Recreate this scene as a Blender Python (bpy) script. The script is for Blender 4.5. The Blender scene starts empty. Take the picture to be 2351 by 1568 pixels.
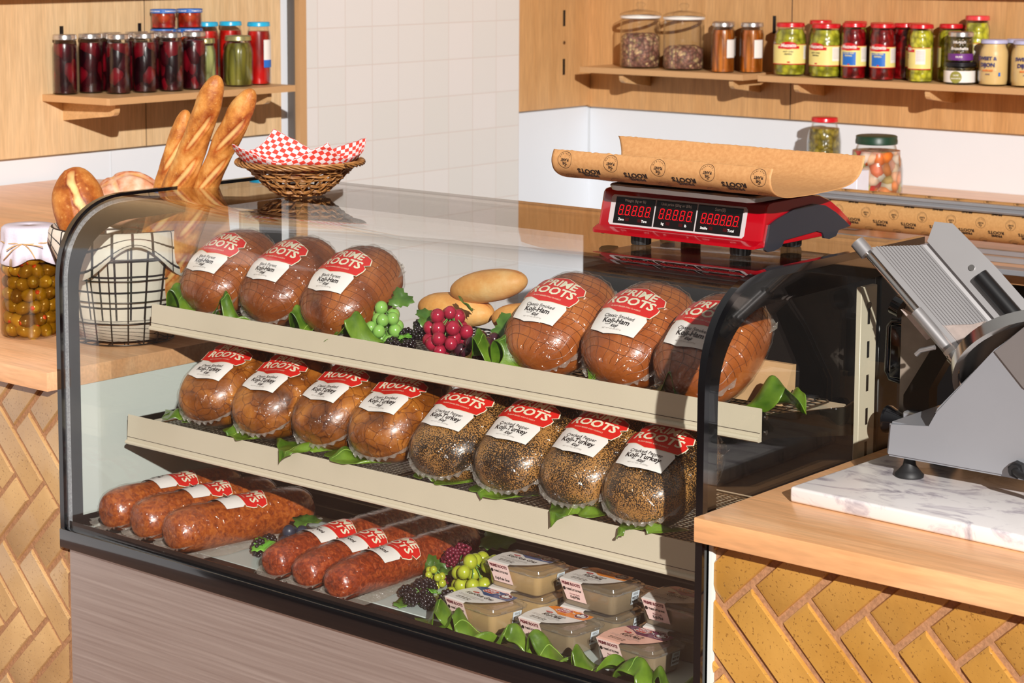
import bpy, bmesh, math, random
from math import sin, cos, pi, sqrt
from mathutils import Vector, Matrix, noise
random.seed(7)
R = math.radians
SC = bpy.context.scene
COL = SC.collection

# ------------------------------------------------------------------ camera
cd = bpy.data.cameras.new('camera')
cam = bpy.data.objects.new('camera', cd)
COL.objects.link(cam)
right = Vector((0.747817, 0.663904, -0.000545))
up = Vector((-0.079592, 0.090466, 0.992714))
fwd = Vector((-0.659116, 0.742325, -0.120494))
cam.matrix_world = Matrix((
    (right.x, up.x, -fwd.x, 3.224571),
    (right.y, up.y, -fwd.y, -2.543857),
    (right.z, up.z, -fwd.z, 1.749499),
    (0, 0, 0, 1)))
cd.sensor_width = 36.0
cd.lens = 36.0 * 4780.5 / 2351.0
cd.shift_x = 0.0853
cd.shift_y = -0.1440
cd.clip_start = 0.05
cd.dof.use_dof = True
cd.dof.focus_distance = 3.55
cd.dof.aperture_fstop = 13.0
SC.camera = cam

# ------------------------------------------------------------------ light
SC.view_settings.view_transform = 'Standard'
SC.view_settings.look = 'None'
SC.view_settings.exposure = 0.0
SC.view_settings.gamma = 1.0
SC.view_settings.use_curve_mapping = False
SC.cycles.max_bounces = 10
SC.cycles.diffuse_bounces = 3
SC.cycles.glossy_bounces = 4
SC.cycles.transmission_bounces = 6
SC.cycles.transparent_max_bounces = 28
SC.cycles.sample_clamp_indirect = 4.0
SC.cycles.caustics_reflective = False
SC.cycles.caustics_refractive = False
SC.cycles.use_denoising = True

world = bpy.data.worlds.new('world')
SC.world = world
world.use_nodes = True
wn, wl = world.node_tree.nodes, world.node_tree.links
bg = wn['Background']
wtc = wn.new('ShaderNodeTexCoord')
wsep = wn.new('ShaderNodeSeparateXYZ')
wr = wn.new('ShaderNodeValToRGB')
wl.new(wtc.outputs['Generated'], wsep.inputs[0])
wmr = wn.new('ShaderNodeMapRange')
wmr.inputs['From Min'].default_value = -1
wl.new(wsep.outputs['Z'], wmr.inputs['Value'])
wl.new(wmr.outputs[0], wr.inputs[0])
e = wr.color_ramp.elements
e[0].position = 0.35; e[0].color = (0.17, 0.11, 0.085, 1)
e[1].position = 0.62; e[1].color = (0.24, 0.215, 0.20, 1)
x = wr.color_ramp.elements.new(0.95); x.color = (0.62, 0.60, 0.58, 1)
wl.new(wr.outputs[0], bg.inputs[0])
bg.inputs[1].default_value = 0.60

def lamp(name, loc, target, energy, size, col=(1, 1, 1), kind='SPOT', angle=60):
    ld = bpy.data.lights.new(name, kind)
    ld.energy = energy
    ld.color = col
    if kind == 'SPOT':
        ld.shadow_soft_size = size
        ld.spot_size = R(angle)
        ld.spot_blend = 0.3
    else:
        ld.shape = 'DISK'
        ld.size = size
    o = bpy.data.objects.new(name, ld)
    COL.objects.link(o)
    o.location = loc
    o.rotation_euler = (Vector(target) - Vector(loc)).to_track_quat('-Z', 'Y').to_euler()
    return o
# two hard studio heads side by side, high on the right in front of the counter
lamp('key_light', (10.7, -8.5, 6.05), (0.2, 1.0, 1.1), 13800, 0.085, (1.0, 0.965, 0.925), angle=34)

# ------------------------------------------------------------------ materials
def lin(c):
    return tuple(((v / 255) / 12.92 if v / 255 <= 0.04045 else ((v / 255 + 0.055) / 1.055) ** 2.4) for v in c) + (1,)
MATS = {}
def M_(name):
    m = bpy.data.materials.new(name)
    m.use_nodes = True
    nt = m.node_tree
    p = nt.nodes['Principled BSDF']
    MATS[name] = m
    return m, nt, nt.nodes, nt.links, p
def noise_col(nt, p, c1, c2, scale, stretch=(1, 1, 1), detail=4, lo=0.35, hi=0.65, vec='Object'):
    n, l = nt.nodes, nt.links
    tc = n.new('ShaderNodeTexCoord'); mp = n.new('ShaderNodeMapping')
    mp.inputs['Scale'].default_value = stretch
    l.new(tc.outputs[vec], mp.inputs[0])
    nz = n.new('ShaderNodeTexNoise'); nz.inputs['Scale'].default_value = scale; nz.inputs['Detail'].default_value = detail
    l.new(mp.outputs[0], nz.inputs[0])
    r = n.new('ShaderNodeValToRGB')
    r.color_ramp.elements[0].position = lo; r.color_ramp.elements[0].color = c1
    r.color_ramp.elements[1].position = hi; r.color_ramp.elements[1].color = c2
    l.new(nz.outputs['Fac'], r.inputs[0])
    if p is not None:
        l.new(r.outputs[0], p.inputs['Base Color'])
    return nz, r, mp
def bump(nt, p, src, strength=0.2, dist=0.002, normal=None):
    b = nt.nodes.new('ShaderNodeBump')
    b.inputs['Strength'].default_value = strength
    b.inputs['Distance'].default_value = dist
    nt.links.new(src, b.inputs['Height'])
    if normal is not None: nt.links.new(normal, b.inputs['Normal'])
    nt.links.new(b.outputs[0], p.inputs['Normal'])
    return b
def plain(name, rgb, rough=0.5, metal=0.0, coat=0.0, var=0.06, scale=30, bmp=0.0, emit=None, sss=0.0):
    m, nt, n, l, p = M_(name)
    c = lin(rgb)
    c1 = tuple(v * (1 - var) for v in c[:3]) + (1,)
    c2 = tuple(min(1, v * (1 + var)) for v in c[:3]) + (1,)
    nz, r, mp = noise_col(nt, p, c1, c2, scale)
    p.inputs['Roughness'].default_value = rough
    p.inputs['Metallic'].default_value = metal
    p.inputs['Coat Weight'].default_value = coat
    p.inputs['Coat Roughness'].default_value = 0.06
    if sss:
        p.inputs['Subsurface Weight'].default_value = sss
        p.inputs['Subsurface Scale'].default_value = 0.01
    if bmp: bump(nt, p, nz.outputs['Fac'], bmp)
    if emit:
        p.inputs['Emission Color'].default_value = c
        p.inputs['Emission Strength'].default_value = emit
    return m
def wood(name, a, b, grain=(1.2, 14, 14), scale=1.6, rough=0.45, coat=0.0, stave=None, sdir='Y', length=0.45):
    m, nt, n, l, p = M_(name)
    nz, r, mp = noise_col(nt, None, lin(a), lin(b), scale, grain, 6, 0.3, 0.72)
    nz.inputs['Distortion'].default_value = 0.7
    fine = n.new('ShaderNodeTexNoise'); fine.inputs['Scale'].default_value = 12; fine.inputs['Detail'].default_value = 3
    l.new(mp.outputs[0], fine.inputs[0])
    mr = n.new('ShaderNodeMapRange'); mr.inputs['From Min'].default_value = 0.3; mr.inputs['From Max'].default_value = 0.7
    mr.inputs['To Min'].default_value = 0.86; mr.inputs['To Max'].default_value = 1.08
    l.new(fine.outputs['Fac'], mr.inputs['Value'])
    mul = n.new('ShaderNodeMixRGB'); mul.blend_type = 'MULTIPLY'; mul.inputs[0].default_value = 1
    l.new(r.outputs[0], mul.inputs[1]); l.new(mr.outputs[0], mul.inputs[2])
    out = mul.outputs[0]
    if stave:
        tc = n.new('ShaderNodeTexCoord'); sp = n.new('ShaderNodeSeparateXYZ'); l.new(tc.outputs['Object'], sp.inputs[0])
        a1 = n.new('ShaderNodeMath'); a1.operation = 'DIVIDE'; a1.inputs[1].default_value = stave
        l.new(sp.outputs[sdir], a1.inputs[0])
        a2 = n.new('ShaderNodeMath'); a2.operation = 'FLOOR'; l.new(a1.outputs[0], a2.inputs[0])
        w0 = n.new('ShaderNodeTexWhiteNoise'); w0.noise_dimensions = '1D'; l.new(a2.outputs[0], w0.inputs['W'])
        b0 = n.new('ShaderNodeMath'); b0.operation = 'DIVIDE'; b0.inputs[1].default_value = length
        l.new(sp.outputs['X' if sdir == 'Y' else 'Y'], b0.inputs[0])
        b1 = n.new('ShaderNodeMath'); b1.operation = 'ADD'; l.new(b0.outputs[0], b1.inputs[0]); l.new(w0.outputs['Value'], b1.inputs[1])
        b2 = n.new('ShaderNodeMath'); b2.operation = 'FLOOR'; l.new(b1.outputs[0], b2.inputs[0])
        cx = n.new('ShaderNodeCombineXYZ'); l.new(a2.outputs[0], cx.inputs[0]); l.new(b2.outputs[0], cx.inputs[1])
        w1 = n.new('ShaderNodeTexWhiteNoise'); w1.noise_dimensions = '2D'; l.new(cx.outputs[0], w1.inputs['Vector'])
        m2 = n.new('ShaderNodeMapRange'); m2.inputs['To Min'].default_value = 0.86; m2.inputs['To Max'].default_value = 1.07
        l.new(w1.outputs['Value'], m2.inputs['Value'])
        mu = n.new('ShaderNodeMixRGB'); mu.blend_type = 'MULTIPLY'; mu.inputs[0].default_value = 1
        l.new(out, mu.inputs[1]); l.new(m2.outputs[0], mu.inputs[2]); out = mu.outputs[0]
    l.new(out, p.inputs['Base Color'])
    p.inputs['Roughness'].default_value = rough
    p.inputs['Coat Weight'].default_value = coat
    p.inputs['Coat Roughness'].default_value = 0.15
    bump(nt, p, fine.outputs['Fac'], 0.05, 0.001)
    return m
def thin_glass(name, tint=(1, 1, 1), f0=0.045, rough=0.0, bmp=0.0, bscale=60, haze=0.0, hazecol=(1, 1, 1, 1), boost=1.0, crease=False):
    """clear sheet: the tinted view straight through, plus a mirror reflection that grows at grazing angles"""
    m = bpy.data.materials.new(name); m.use_nodes = True; MATS[name] = m
    nt = m.node_tree; n, l = nt.nodes, nt.links
    n.remove(n['Principled BSDF'])
    out = n['Material Output']
    tr = n.new('ShaderNodeBsdfTransparent'); tr.inputs[0].default_value = tuple(tint) + (1,)
    gl = n.new('ShaderNodeBsdfGlossy'); gl.inputs['Roughness'].default_value = rough
    lw = n.new('ShaderNodeLayerWeight'); lw.inputs['Blend'].default_value = 0.5
    pw = n.new('ShaderNodeMath'); pw.operation = 'POWER'; pw.inputs[1].default_value = 4.6
    l.new(lw.outputs['Facing'], pw.inputs[0])
    ml = n.new('ShaderNodeMath'); ml.operation = 'MULTIPLY_ADD'; ml.inputs[1].default_value = (1 - f0) * boost; ml.inputs[2].default_value = f0
    l.new(pw.outputs[0], ml.inputs[0])
    mx = n.new('ShaderNodeMixShader')
    l.new(ml.outputs[0], mx.inputs[0])
    base = tr.outputs[0]
    if haze:
        df = n.new('ShaderNodeBsdfDiffuse'); df.inputs[0].default_value = hazecol
        mh = n.new('ShaderNodeMixShader'); mh.inputs[0].default_value = haze
        l.new(tr.outputs[0], mh.inputs[1]); l.new(df.outputs[0], mh.inputs[2]); base = mh.outputs[0]
    l.new(base, mx.inputs[1]); l.new(gl.outputs[0], mx.inputs[2])
    if bmp:
        tc = n.new('ShaderNodeTexCoord')
        nz = n.new('ShaderNodeTexNoise'); nz.inputs['Scale'].default_value = bscale; nz.inputs['Detail'].default_value = 3
        nz.inputs['Distortion'].default_value = 1.2 if crease else 0.0
        l.new(tc.outputs['Object'], nz.inputs[0])
        b = n.new('ShaderNodeBump'); b.inputs['Strength'].default_value = bmp; b.inputs['Distance'].default_value = 0.009
        l.new(nz.outputs['Fac'], b.inputs['Height']); l.new(b.outputs[0], gl.inputs['Normal'])
    l.new(mx.outputs[0], out.inputs[0])
    return m

wood('plywood', (214, 178, 132), (230, 198, 154), (14, 14, 1.0), 1.6, 0.5)
wood('plywood_back', (200, 150, 96), (214, 166, 112), (14, 14, 1.0), 1.6, 0.5)
wood('shelf_wood', (205, 160, 108), (222, 180, 128), (1.5, 12, 12), 1.6, 0.5)
wood('shelf_wood_y', (205, 160, 108), (222, 180, 128), (12, 1.5, 12), 1.6, 0.5)
wood('maple', (228, 166, 112), (244, 190, 140), (1.4, 16, 12), 1.4, 0.33, 0.25, stave=0.062, sdir='Y', length=0.75)
wood('maple_left', (226, 166, 118), (242, 190, 146), (1.4, 16, 12), 1.4, 0.36, 0.2, stave=0.07, sdir='Y', length=0.8)
def ply_edge():
    m, nt, n, l, p = M_('ply_edge')
    tc = n.new('ShaderNodeTexCoord')
    w = n.new('ShaderNodeTexWave'); w.bands_direction = 'Z'; w.inputs['Scale'].default_value = 95; w.inputs['Distortion'].default_value = 0.4
    l.new(tc.outputs['Object'], w.inputs[0])
    r = n.new('ShaderNodeValToRGB'); r.color_ramp.elements[0].color = lin((158, 108, 64)); r.color_ramp.elements[1].color = lin((216, 172, 122))
    r.color_ramp.elements[1].position = 0.45
    l.new(w.outputs['Fac'], r.inputs[0]); l.new(r.outputs[0], p.inputs['Base Color']); p.inputs['Roughness'].default_value = 0.6
ply_edge()
plain('white_wall', (228, 232, 238), 0.6, var=0.01, scale=3)
plain('seam_white', (205, 208, 212), 0.6, var=0.01)
plain('dark_gap', (70, 55, 45), 0.8)
plain('shadow_dark', (96, 88, 82), 0.7, var=0.02)  # shadow tone for the strip beside the pilaster's end board
plain('floor_concrete', (146, 112, 96), 0.55, var=0.15, scale=4)
plain('black_gloss', (10, 10, 13), 0.12, coat=0.6, var=0.02)
plain('print_black', (9, 9, 11), 0.22, var=0.02)
MATS['print_black'].node_tree.nodes['Principled BSDF'].inputs['Specular IOR Level'].default_value = 0.3
plain('black_satin', (20, 19, 20), 0.35, var=0.05)
plain('black_rubber', (26, 25, 26), 0.55, var=0.1)
plain('grey_gasket', (150, 152, 156), 0.3, var=0.25, scale=300)
plain('cream_metal', (211, 199, 176), 0.32, var=0.02, scale=8, coat=0.15)
plain('white_metal', (222, 226, 222), 0.5, var=0.02, scale=4)
plain('deck_grey', (196, 206, 200), 0.3, var=0.02, scale=6, coat=0.2)
plain('chrome', (215, 212, 208), 0.16, 1.0, var=0.02)
plain('wire_dark', (62, 56, 52), 0.3, 0.8, var=0.05)
plain('wire_steel', (150, 140, 128), 0.22, 1.0, var=0.05)
plain('alu', (178, 175, 175), 0.34, 0.75, var=0.02, scale=12)
plain('alu_cast', (206, 190, 182), 0.55, 0.45, var=0.08, scale=90, bmp=0.1)
plain('grey_paint', (158, 160, 166), 0.33, 0.35, coat=0.2, var=0.02, scale=8)
plain('grey_plate', (152, 138, 124), 0.45, 0.25, var=0.14, scale=22)
plain('scale_red', (166, 2, 20), 0.22, coat=0.7, var=0.02)
plain('scale_dark', (40, 42, 50), 0.38, coat=0.1, var=0.03)
plain('panel_silver', (200, 190, 190), 0.4, var=0.02)
plain('panel_black', (18, 12, 12), 0.1, coat=0.8, var=0.02)
plain('digit_red', (205, 8, 22), 0.4, emit=0.75)
plain('digit_dim', (60, 4, 8), 0.4)
plain('ink_white', (238, 238, 236), 0.5)
plain('ink_black', (34, 24, 24), 0.5)
plain('ink_grey', (165, 158, 152), 0.5)
plain('ink_maroon', (112, 28, 44), 0.5)
plain('ink_navy', (52, 56, 110), 0.5)
plain('label_white', (240, 234, 228), 0.32, coat=0.25, var=0.01)
plain('label_cream', (236, 230, 200), 0.35, coat=0.3, var=0.01)
plain('label_red', (212, 36, 30), 0.3, coat=0.3, var=0.02)
plain('label_red_soft', (198, 40, 44), 0.3, coat=0.3, var=0.02)
plain('label_blue', (42, 78, 132), 0.35, coat=0.3, var=0.02)
plain('label_orange', (244, 136, 24), 0.35, coat=0.3, var=0.02)
plain('label_plum', (104, 36, 74), 0.35, coat=0.3, var=0.02)
plain('label_magenta', (160, 44, 130), 0.35, coat=0.3, var=0.02)
plain('label_pink', (246, 212, 204), 0.4, coat=0.2, var=0.01)
plain('label_peach', (244, 186, 166), 0.4, coat=0.2, var=0.01)
plain('label_yellow', (240, 224, 140), 0.4, var=0.02)
plain('label_bright_blue', (36, 110, 200), 0.4, var=0.02)
plain('label_purple', (110, 48, 130), 0.4)
plain('label_olive', (150, 145, 66), 0.4)
plain('sticker', (212, 220, 226), 0.4)
plain('lid_red', (206, 22, 34), 0.28, coat=0.5, var=0.02)
plain('lid_pink', (226, 66, 70), 0.3, coat=0.4, var=0.02)
plain('lid_cyan', (36, 176, 220), 0.3, coat=0.3, var=0.02)
plain('lid_blue', (50, 110, 190), 0.35, coat=0.3, var=0.02)
plain('lid_green', (26, 60, 42), 0.4, var=0.04)
plain('lid_silver', (205, 200, 196), 0.25, 0.85, var=0.03)
plain('lid_gold', (176, 170, 118), 0.3, 0.6, var=0.03)
plain('lid_black', (24, 24, 28), 0.3)
plain('lid_lilac', (188, 188, 222), 0.35)
plain('cloth_white', (218, 210, 224), 0.85, var=0.03, scale=300, bmp=0.25)
plain('twine', (205, 165, 112), 0.8, var=0.15, scale=200)
plain('toothpick', (180, 110, 60), 0.6)
plain('grape_green', (136, 182, 88), 0.22, coat=0.3, var=0.1, scale=60, sss=0.35)
plain('grape_red', (160, 34, 58), 0.2, coat=0.4, var=0.2, scale=60, sss=0.2)
plain('grape_purple', (64, 26, 38), 0.2, coat=0.4, var=0.2, scale=60)
plain('grape_blue', (44, 50, 66), 0.4, coat=0.1, var=0.25, scale=40)
plain('grape_yellow', (168, 176, 50), 0.25, coat=0.3, var=0.12, scale=60, sss=0.3)
plain('grape_dark_green', (44, 88, 30), 0.3, coat=0.3, var=0.2, scale=60)
plain('blackberry', (32, 22, 26), 0.25, coat=0.5, var=0.3, scale=200)
plain('raspberry', (112, 28, 50), 0.3, coat=0.3, var=0.2, scale=200)
plain('stem_green', (104, 150, 70), 0.5)
plain('tomato_ink', (235, 120, 50), 0.5)
plain('box_white', (226, 228, 240), 0.5, var=0.02)
plain('paper_wedge', (196, 156, 112), 0.7, var=0.06)
plain('carton', (206, 176, 138), 0.6, var=0.05, scale=10)
plain('clear_lid_shell', (225, 225, 220), 0.2)

thin_glass('case_glass', (0.985, 0.99, 0.985), 0.05, boost=1.05)
thin_glass('side_glass', (0.975, 0.985, 0.975), 0.05)
thin_glass('jar_glass', (0.985, 0.99, 0.985), 0.03)
thin_glass('shrink_wrap', (0.995, 0.99, 0.98), 0.075, 0.07, bmp=1.0, bscale=42, boost=0.5, crease=True)
thin_glass('wrap_frill', (0.86, 0.84, 0.80), 0.16, 0.12, bmp=1.0, bscale=120, haze=0.20, hazecol=(0.8, 0.72, 0.62, 1), crease=True)
thin_glass('tub_plastic', (0.97, 0.97, 0.96), 0.05, 0.08, bmp=0.12, bscale=50, haze=0.035, hazecol=(0.9, 0.9, 0.88, 1))

def stainless():
    m, nt, n, l, p = M_('stainless')
    nz, r, mp = noise_col(nt, p, lin((196, 184, 178)), lin((222, 210, 202)), 3, (1, 1, 60), 3, 0.2, 0.8)
    p.inputs['Metallic'].default_value = 0.8
    mr = n.new('ShaderNodeMapRange'); mr.inputs['To Min'].default_value = 0.24; mr.inputs['To Max'].default_value = 0.60
    l.new(nz.outputs['Fac'], mr.inputs['Value']); l.new(mr.outputs[0], p.inputs['Roughness'])
    bump(nt, p, nz.outputs['Fac'], 0.05, 0.001)
stainless()
def brick(name, ca, cb):
    m, nt, n, l, p = M_(name)
    nz, r, mp = noise_col(nt, None, lin(ca), lin(cb), 5, (1, 1, 1), 3, 0.3, 0.7)
    v = n.new('ShaderNodeTexNoise'); v.inputs['Scale'].default_value = 230; v.inputs['Detail'].default_value = 1
    tc = n.new('ShaderNodeTexCoord'); l.new(tc.outputs['Object'], v.inputs[0])
    r2 = n.new('ShaderNodeValToRGB'); r2.color_ramp.elements[0].position = 0.28; r2.color_ramp.elements[0].color = lin((120, 74, 32)); r2.color_ramp.elements[1].position = 0.36; r2.color_ramp.elements[1].color = (1, 1, 1, 1)
    l.new(v.outputs['Fac'], r2.inputs[0])
    mu = n.new('ShaderNodeMixRGB'); mu.blend_type = 'MULTIPLY'; mu.inputs[0].default_value = 0.45
    l.new(r.outputs[0], mu.inputs[1]); l.new(r2.outputs[0], mu.inputs[2]); l.new(mu.outputs[0], p.inputs['Base Color'])
    p.inputs['Roughness'].default_value = 0.3
    p.inputs['Coat Weight'].default_value = 0.25
    n3 = n.new('ShaderNodeTexNoise'); n3.inputs['Scale'].default_value = 18; n3.inputs['Detail'].default_value = 6
    l.new(tc.outputs['Object'], n3.inputs[0])
    b1 = n.new('ShaderNodeBump'); b1.inputs['Strength'].default_value = 0.5; b1.inputs['Distance'].default_value = 0.004
    l.new(n3.outputs['Fac'], b1.inputs['Height'])
    bump(nt, p, r2.outputs[0], 0.35, 0.0015, b1.outputs[0])
brick('glazed_brick', (172, 122, 50), (202, 152, 76))
brick('sand_brick', (180, 140, 92), (206, 168, 118))
plain('mortar', (166, 120, 84), 0.9, var=0.15, scale=180, bmp=0.6)
def tile():
    m, nt, n, l, p = M_('white_tile')
    tc = n.new('ShaderNodeTexCoord'); sp = n.new('ShaderNodeSeparateXYZ'); l.new(tc.outputs['Object'], sp.inputs[0])
    cb = n.new('ShaderNodeCombineXYZ')
    a = n.new('ShaderNodeMath'); a.operation = 'SUBTRACT'; a.inputs[1].default_value = 2.431 - 0.1335 * 10; l.new(sp.outputs['Y'], a.inputs[0])
    b = n.new('ShaderNodeMath'); b.operation = 'SUBTRACT'; b.inputs[1].default_value = 0.935 - 0.1312 * 10; l.new(sp.outputs['Z'], b.inputs[0])
    l.new(a.outputs[0], cb.inputs[0]); l.new(b.outputs[0], cb.inputs[1])
    bt = n.new('ShaderNodeTexBrick'); bt.offset = 0; bt.squash = 1
    bt.inputs['Scale'].default_value = 1; bt.inputs['Mortar Size'].default_value = 0.0022; bt.inputs['Mortar Smooth'].default_value = 0.5
    bt.inputs['Brick Width'].default_value = 0.1335; bt.inputs['Row Height'].default_value = 0.1312
    bt.inputs['Color1'].default_value = lin((228, 224, 222)); bt.inputs['Color2'].default_value = lin((222, 220, 216)); bt.inputs['Mortar'].default_value = lin((216, 206, 200))
    l.new(cb.outputs[0], bt.inputs['Vector']); l.new(bt.outputs['Color'], p.inputs['Base Color'])
    p.inputs['Roughness'].default_value = 0.60
    iv = n.new('ShaderNodeMath'); iv.operation = 'SUBTRACT'; iv.inputs[0].default_value = 1; l.new(bt.outputs['Fac'], iv.inputs[1])
    bump(nt, p, iv.outputs[0], 0.25, 0.001)
tile()
def marble():
    m, nt, n, l, p = M_('marble')
    tc = n.new('ShaderNodeTexCoord'); mp = n.new('ShaderNodeMapping'); mp.inputs['Scale'].default_value = (1, 1.8, 1); mp.inputs['Rotation'].default_value = (0, 0, R(20))
    l.new(tc.outputs['Object'], mp.inputs[0])
    nz = n.new('ShaderNodeTexNoise'); nz.inputs['Scale'].default_value = 9; nz.inputs['Detail'].default_value = 9; nz.inputs['Distortion'].default_value = 1.6; nz.inputs['Roughness'].default_value = 0.62
    l.new(mp.outputs[0], nz.inputs[0])
    r = n.new('ShaderNodeValToRGB')
    r.color_ramp.elements[0].position = 0.30; r.color_ramp.elements[0].color = lin((136, 130, 138))
    r.color_ramp.elements[1].position = 0.50; r.color_ramp.elements[1].color = lin((226, 220, 218))
    x = r.color_ramp.elements.new(0.42); x.color = lin((196, 188, 192))
    l.new(nz.outputs['Fac'], r.inputs[0]); l.new(r.outputs[0], p.inputs['Base Color'])
    p.inputs['Roughness'].default_value = 0.25
marble()
def meat(name, dark, mid, light, scale=9, crack=False, pepper=False, gloss=0.35):
    m, nt, n, l, p = M_(name)
    tc = n.new('ShaderNodeTexCoord')
    oi = n.new('ShaderNodeObjectInfo')
    ad = n.new('ShaderNodeVectorMath'); ad.operation = 'ADD'
    cv = n.new('ShaderNodeCombineXYZ'); mm = n.new('ShaderNodeMath'); mm.operation = 'MULTIPLY'; mm.inputs[1].default_value = 7
    l.new(oi.outputs['Random'], mm.inputs[0]); l.new(mm.outputs[0], cv.inputs[0]); l.new(mm.outputs[0], cv.inputs[2])
    l.new(tc.outputs['Object'], ad.inputs[0]); l.new(cv.outputs[0], ad.inputs[1])
    nz = n.new('ShaderNodeTexNoise'); nz.inputs['Scale'].default_value = scale; nz.inputs['Detail'].default_value = 6; nz.inputs['Distortion'].default_value = 0.8
    l.new(ad.outputs[0], nz.inputs[0])
    r = n.new('ShaderNodeValToRGB')
    r.color_ramp.elements[0].position = 0.3; r.color_ramp.elements[0].color = lin(dark)
    r.color_ramp.elements[1].position = 0.72; r.color_ramp.elements[1].color = lin(light)
    x = r.color_ramp.elements.new(0.5); x.color = lin(mid)
    l.new(nz.outputs['Fac'], r.inputs[0]); out = r.outputs[0]; hb = nz.outputs['Fac']
    if crack:
        v = n.new('ShaderNodeTexVoronoi'); v.feature = 'DISTANCE_TO_EDGE'; v.inputs['Scale'].default_value = 38
        dv = n.new('ShaderNodeVectorMath'); dv.operation = 'MULTIPLY_ADD'; dv.inputs[1].default_value = (0.03, 0.03, 0.03)
        l.new(nz.outputs['Color'], dv.inputs[0]); l.new(ad.outputs[0], dv.inputs[2]); l.new(dv.outputs[0], v.inputs['Vector'])
        r2 = n.new('ShaderNodeValToRGB'); r2.color_ramp.elements[0].color = lin((120, 70, 30)); r2.color_ramp.elements[1].position = 0.045; r2.color_ramp.elements[1].color = (1, 1, 1, 1)
        l.new(v.outputs['Distance'], r2.inputs[0])
        mu = n.new('ShaderNodeMixRGB'); mu.blend_type = 'MULTIPLY'; mu.inputs[0].default_value = 0.8
        l.new(out, mu.inputs[1]); l.new(r2.outputs[0], mu.inputs[2]); out = mu.outputs[0]
    if pepper:
        v = n.new('ShaderNodeTexNoise'); v.inputs['Scale'].default_value = 480; v.inputs['Detail'].default_value = 2
        l.new(ad.outputs[0], v.inputs['Vector'])
        lo = n.new('ShaderNodeTexNoise'); lo.inputs['Scale'].default_value = 20; l.new(ad.outputs[0], lo.inputs['Vector'])
        ax = n.new('ShaderNodeMath'); ax.operation = 'MULTIPLY_ADD'; ax.inputs[1].default_value = 0.55; l.new(lo.outputs['Fac'], ax.inputs[0]); l.new(v.outputs['Fac'], ax.inputs[2])
        r2 = n.new('ShaderNodeValToRGB'); r2.color_ramp.elements[0].position = 0.76; r2.color_ramp.elements[0].color = lin((34, 22, 10)); r2.color_ramp.elements[1].position = 0.88; r2.color_ramp.elements[1].color = lin((188, 134, 72))
        l.new(ax.outputs[0], r2.inputs[0])
        out = r2.outputs[0]; hb = ax.outputs[0]
    l.new(out, p.inputs['Base Color'])
    p.inputs['Roughness'].default_value = gloss
    p.inputs['Coat Weight'].default_value = 0.3
    p.inputs['Coat Roughness'].default_value = 0.16
    w = n.new('ShaderNodeTexNoise'); w.inputs['Scale'].default_value = 26; w.inputs['Detail'].default_value = 4; w.inputs['Distortion'].default_value = 2.0
    l.new(ad.outputs[0], w.inputs['Vector'])
    b1 = n.new('ShaderNodeBump'); b1.inputs['Strength'].default_value = 0.35; b1.inputs['Distance'].default_value = 0.004
    l.new(w.outputs['Fac'], b1.inputs['Height'])
    bump(nt, p, hb, 0.25, 0.0012, b1.outputs[0])
    return m
meat('ham_black_forest', (90, 40, 10), (146, 74, 26), (190, 112, 50), 9)
meat('ham_classic', (118, 54, 14), (166, 86, 32), (206, 124, 58), 9)
meat('turkey_smoked', (92, 46, 8), (150, 82, 22), (206, 130, 48), 16, crack=True)
meat('turkey_pepper', (60, 36, 16), (120, 80, 40), (180, 130, 70), 20, pepper=True)
meat('salami_meat', (118, 46, 14), (164, 76, 24), (198, 108, 42), 120)
meat('pepperoni_meat', (104, 34, 12), (146, 54, 20), (190, 90, 42), 130)
meat('netting', (96, 46, 20), (120, 62, 28), (140, 78, 36), 30)
def leafmat(name, a, b):
    m, nt, n, l, p = M_(name)
    nz, r, mp = noise_col(nt, p, lin(a), lin(b), 26, (1, 1, 1), 5, 0.32, 0.68)
    p.inputs['Roughness'].default_value = 0.32
    p.inputs['Coat Weight'].default_value = 0.25
    p.inputs['Subsurface Weight'].default_value = 0.25
    p.inputs['Subsurface Scale'].default_value = 0.006
    p.inputs['Subsurface Radius'].default_value = (0.5, 1.0, 0.2)
    bump(nt, p, nz.outputs['Fac'], 0.5, 0.004)
leafmat('lettuce', (58, 92, 14), (112, 144, 40))
leafmat('lettuce_rib', (120, 160, 60), (170, 196, 96))
leafmat('vine_leaf', (48, 84, 26), (96, 132, 50))
leafmat('mint', (84, 150, 40), (130, 196, 70))
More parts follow.
